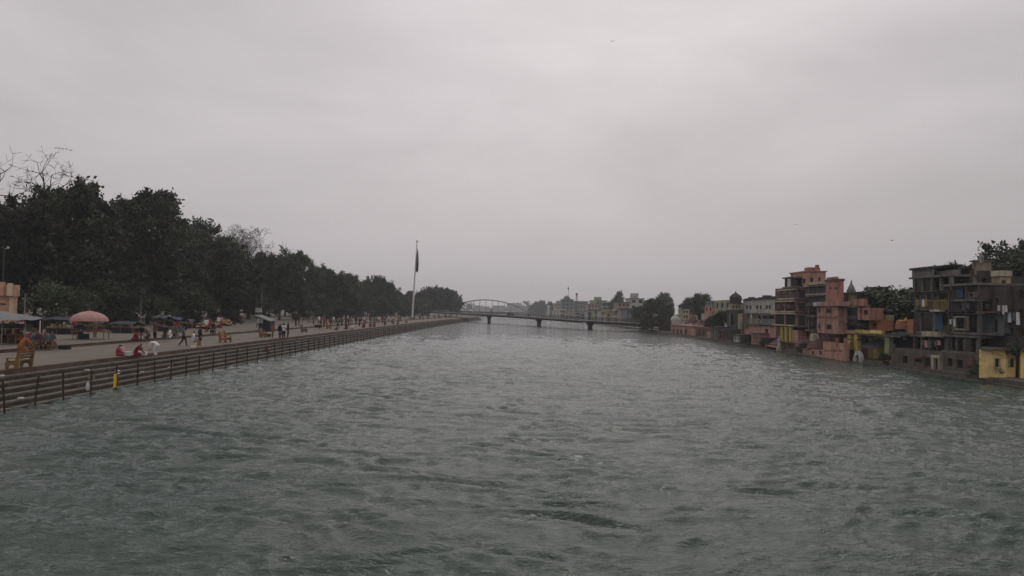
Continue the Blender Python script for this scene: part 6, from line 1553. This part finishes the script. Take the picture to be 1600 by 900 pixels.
b = MB(); rr = random.Random(3); nx_, ny_ = 10, 6; vs = []; fs = []
for j in range(ny_ + 1):
    for i in range(nx_ + 1):
        u, v_ = i / nx_, j / ny_; e = min(u, 1 - u, v_, 1 - v_); vs.append((p.x - 1.05 + 2.5 * u, p.y - .6 + 1.35 * v_, ZP + .79 + (.15 + rr.uniform(0, .16)) * min(1, e * 5) - (.3 if e == 0 else 0)))
for j in range(ny_):
    for i in range(nx_):
        k = j * (nx_ + 1) + i; fs.append((k, k + 1, k + nx_ + 2, k + nx_ + 1))
b.add(vs, fs); b.build('red_cloth', M_TARPR, t)
p = at(46, 534, ZT); t = thing('white_bundle', 'pale heaped bundle on the terrace behind the red cloth table', 'bundle', p)
b = MB(); b.lathe(p, [(1.0, 0), (1.1, .3), (.95, .8), (.6, 1.15), (.2, 1.3)], 12, squash=.6); b.build('bundle_body', M_BEIGE, t); b = MB(); b.lathe((p.x, p.y, p.z + 1.302), [(.25, 0), (.3, .12), (.1, .25)], 8); b.build('knot', M_BEIGE, t)
for px, py, rz, ps, wr, lb in ((4, 531, 150, 'stand', [('shirt', W['grey']), ('trousers', W['black'])], 'person in grey standing under the grey canopy at the far left'),
                               (18, 530, 200, 'stand', [('kurta', W['brown']), ('trousers', W['khaki'])], 'person in a brown tunic standing under the grey canopy'),
                               (27, 529, 130, 'arms_up', [('shirt', W['slate']), ('trousers', W['black'])], 'person in slate reaching forward under the grey canopy'),
                               (33, 531, 250, 'stand', [('kurta', W['pink']), ('trousers', W['white'])], 'person in pale pink standing beside the two-armed lamp post'),
                               (148, 528, 250, 'stand', [('shirt', W['khaki']), ('trousers', W['khaki'])], 'vendor in khaki standing behind the cart under the pink parasol'),
                               (117, 524, 170, 'arms_up', [('shirt', W['crimson']), ('trousers', W['black'])], 'person in red beside the stick of white toys'),
                               (214, 533, 90, 'ground', [('sari', W['maroon'])], 'person in maroon sitting at the foot of the bracket lamp post'),
                               (221, 531, 200, 'sit', [('shirt', W['black']), ('trousers', W['white'])], 'person in black and white sitting by the bracket lamp post'),
                               (231, 530, 180, 'kneel', [('shirt', W['grey']), ('trousers', W['brown'])], 'person in grey crouching right of the bracket lamp post'),
                               (242, 531, 160, 'stand', [('shirt', W['brown']), ('trousers', W['black'])], 'person in brown standing before the slate-blue stall'),
                               (258, 530, 200, 'sit', [('shirt', W['black']), ('trousers', W['grey'])], 'person in black sitting before the low grey wall'),
                               (265, 529, 170, 'kneel', [('kurta', W['white']), ('trousers', W['grey'])], 'person in white crouching before the low grey wall'),
                               (274, 527, 170, 'sit', [('shirt', W['slate']), ('trousers', W['black'])], 'person in slate sitting at the right end of the low grey wall'),
                               (322, 520, 180, 'stand', [('shirt', W['white']), ('trousers', W['maroon'])], 'person in white over maroon before the faded orange stall'),
                               (327, 518.5, 210, 'walk', [('kurta', W['crimson']), ('trousers', W['black'])], 'person in a crimson tunic walking past the faded orange stall'),
                               (341, 512, 160, 'stand', [('kurta', W['white']), ('trousers', W['orange'])], 'person in white and orange by the faded awning under the trees'),
                               (346, 512, 160, 'stand', [('shirt', W['pink']), ('trousers', W['orange'])], 'person in pink and orange by the faded awning under the trees'),
                               (333, 521, 180, 'sit', [('shirt', W['black']), ('trousers', W['black'])], 'person in black sitting on the terrace kerb near the orange-brown bench')):
    p = at(px, py, ZT); person(ps, p, rad(rz), wr, lb, 1.06)
    if ps == 'sit':
        t = thing('stone_block', 'rough stone block used as a seat on the terrace', 'block', p, group='stone seats on the terrace')
        b = MB(); b.prism([(p.x - .25, p.y - .22), (p.x + .24, p.y - .25), (p.x + .27, p.y + .2), (p.x - .2, p.y + .24)], ZT, ZT + .42); b.build('block_body', M_CONC, t)
person('walk', at(403, 514, ZP), rad(100), [('shirt', W['white']), ('trousers', W['brown'])], 'person in white walking by the kiosk and signboard', 1.05)
person('stand', at(462, 510, ZT), rad(160), [('shirt', W['black']), ('trousers', W['black'])], 'person in black standing by the long pale wall', 1.05)
person('stand', at(467, 510, ZT), rad(120), [('shirt', W['brown']), ('trousers', W['grey'])], 'person in brown standing by the long pale wall', 1.05)
person('stand', at(490, 508, ZT), rad(120), [('shirt', W['grey']), ('trousers', W['black'])], 'person in grey standing alone right of the long pale wall', 1.05)
# the scattered crowd farther along, walking and sitting at the edge
rc_ = random.Random(21); cols = ['black', 'black', 'navy', 'grey', 'brown', 'maroon', 'white', 'slate', 'plum', 'khaki', 'crimson', 'white']
def crowd(n, px0, px1, off0, off1, poses, label, group):
    for k in range(n):
        px = px0 + (px1 - px0) * (k + rc_.uniform(.1, .9)) / n
        lat = XE - .5 - rc_.uniform(off0, off1)
        # distance where this sight line meets the lateral line
        p = FX(px, 495, lat); y_ = p.y
        if y_ < 110 or y_ > 345: continue
        z_ = ZP if lat + bend(y_) > -35 else ZT
        lat2 = lat + bend(y_) * .9
        person(rc_.choice(poses), (lat2, y_, z_), rc_.uniform(0, 6.28), [('shirt' if rc_.random() < .6 else 'kurta', W[rc_.choice(cols)]), ('trousers', W[rc_.choice(cols[:6])])], label, rc_.uniform(.98, 1.1), group)
crowd(10, 525, 640, .1, 1.5, ['ground', 'kneel', 'ground'], 'small distant person sitting at the promenade edge left of the flagpole', 'people sitting far along the promenade edge')
crowd(24, 500, 642, 3, 9, ['stand', 'walk', 'walk', 'arms_up'], 'small distant person in the crowd walking on the promenade left of the flagpole', 'walkers far along the promenade')
crowd(22, 495, 640, 9.5, 16, ['stand', 'walk', 'kneel'], 'small distant person under the trees behind the promenade left of the flagpole', 'people under the trees far along the promenade')
crowd(14, 648, 705, 2, 9, ['stand', 'walk'], 'tiny distant person on the promenade beyond the flagpole', 'people beyond the flagpole')
def parcel(px, py, z, c, s, label):
    p = G(px, py, z); t = thing('parcel', label, 'parcel', p); b = MB(); b.box(p.x - s, p.x + s, p.y - s * .7, p.y + s * .7, z + .002, z + s * .9); b.box(p.x - s * 1.02, p.x + s * 1.02, p.y - .05, p.y + .05, z + .004, z + s * .93); b.build('parcel_body', c, t)
parcel(418, 526, ZP, M_TANK, .35, 'black bag lying on the promenade left of the dark group')
parcel(101, 546, ZP, M_TANK, .35, 'flat dark bundle on the promenade right of the sitting row')
parcel(200, 555.5, ZP, M_CLOTHW, .3, 'white cloth bundle in front of the seated pair')
parcel(222, 555, ZP, M_CLOTHW, .28, 'white bag between the kneeling person and the man in white')
parcel(497, 512, ZT, M_DARK, .5, 'dark box on the terrace edge far along the promenade')
parcel(302, 543, ZP, M_CLOTHW, .18, 'small white parcel at the feet of the person in mustard')
# litter on the steps
def litter(px, py, i, label):
    x = EX[i] + .2; y_ = FX(px, py, x).y; z_ = ZP - .26 - .255 * i
    t = thing('paper_scrap', label, 'litter', (x, y_, z_)); b = MB(); b.prism([(x - .1, y_ - .12), (x + .12, y_ - .08), (x + .08, y_ + .13), (x - .09, y_ + .1)], z_ + .005, z_ + .07); b.build('scrap', M_CLOTHW, t)
litter(2, 590, 0, 'white scrap on the top step at the left edge')
litter(32, 629, 4, 'white scraps on a low step between the first two posts')
litter(136, 581, 1, 'white scrap on the upper step left of the plated post')
litter(184, 577, 2, 'white scrap on a step above the yellow bundle')
litter(222, 584, 3, 'white scrap on a middle step right of the yellow bundle')
litter(265, 576, 3, 'white scrap on a step near the bent person in white')

# ------------------------------------------------------------------ birds
def bird(px, py, Y, s, label, rz, group=None, flap=.25):
    p = FY(px, py, Y); t = thing('bird', label, 'bird', p, group=group)
    b = MB(); b.tube([p + Vector((0, -.32 * s, 0)), p + Vector((0, -.15 * s, .01)), p + Vector((0, .1 * s, .02)), p + Vector((0, .28 * s, .04)), p + Vector((0, .36 * s, .03))], [.02 * s, .07 * s, .08 * s, .05 * s, .012 * s], 6)
    for sx in (-1, 1):
        b.add([p + Vector((sx * .05 * s, .1 * s, .03 * s)), p + Vector((sx * .4 * s, .14 * s, flap * s)), p + Vector((sx * .75 * s, -.02 * s, flap * .7 * s)), p + Vector((sx * .4 * s, -.06 * s, flap * .95 * s)), p + Vector((sx * .05 * s, -.1 * s, .03 * s))], [(0, 1, 2, 3, 4), (4, 3, 2, 1, 0)])
    b.build('bird_body', M_TANK, t); return t
for k, (px, py) in enumerate(((87, 231.5), (92, 232), (97, 233), (103, 233), (110, 235))):
    bird(px, py, 150, .95, 'dark bird in the small flock flying just right of the gnarled leafless tree', 0.5, 'flock beside the leafless tree', .12 + .06 * (k % 3))
bird(957, 65, 120, .7, 'single dark bird high in the middle of the sky', 0)
bird(1394, 376, 110, .7, 'single dark bird above the pink houses', 0)
bird(1243, 351, 160, .7, 'faint bird above the tall pink mansion', 0)

# ------------------------------------------------------------------ haze
hz = MB(); hz.box(-1000, 1000, -70, 1750, -4.2, 62)
M_HAZE = bpy.data.materials.new('haze_air'); M_HAZE.use_nodes = True; t_ = M_HAZE.node_tree; t_.nodes.clear()
o_ = t_.nodes.new('ShaderNodeOutputMaterial'); v_ = t_.nodes.new('ShaderNodeVolumePrincipled'); v_.inputs['Color'].default_value = (0.92, 0.94, 0.97, 1); v_.inputs['Density'].default_value = 0.00036
v_.inputs['Anisotropy'].default_value = 0.2
t_.links.new(v_.outputs[0], o_.inputs['Volume'])
h_ = hz.build('haze', M_HAZE); h_['kind'] = 'stuff'; h_['label'] = 'thin grey haze filling the air over the river'
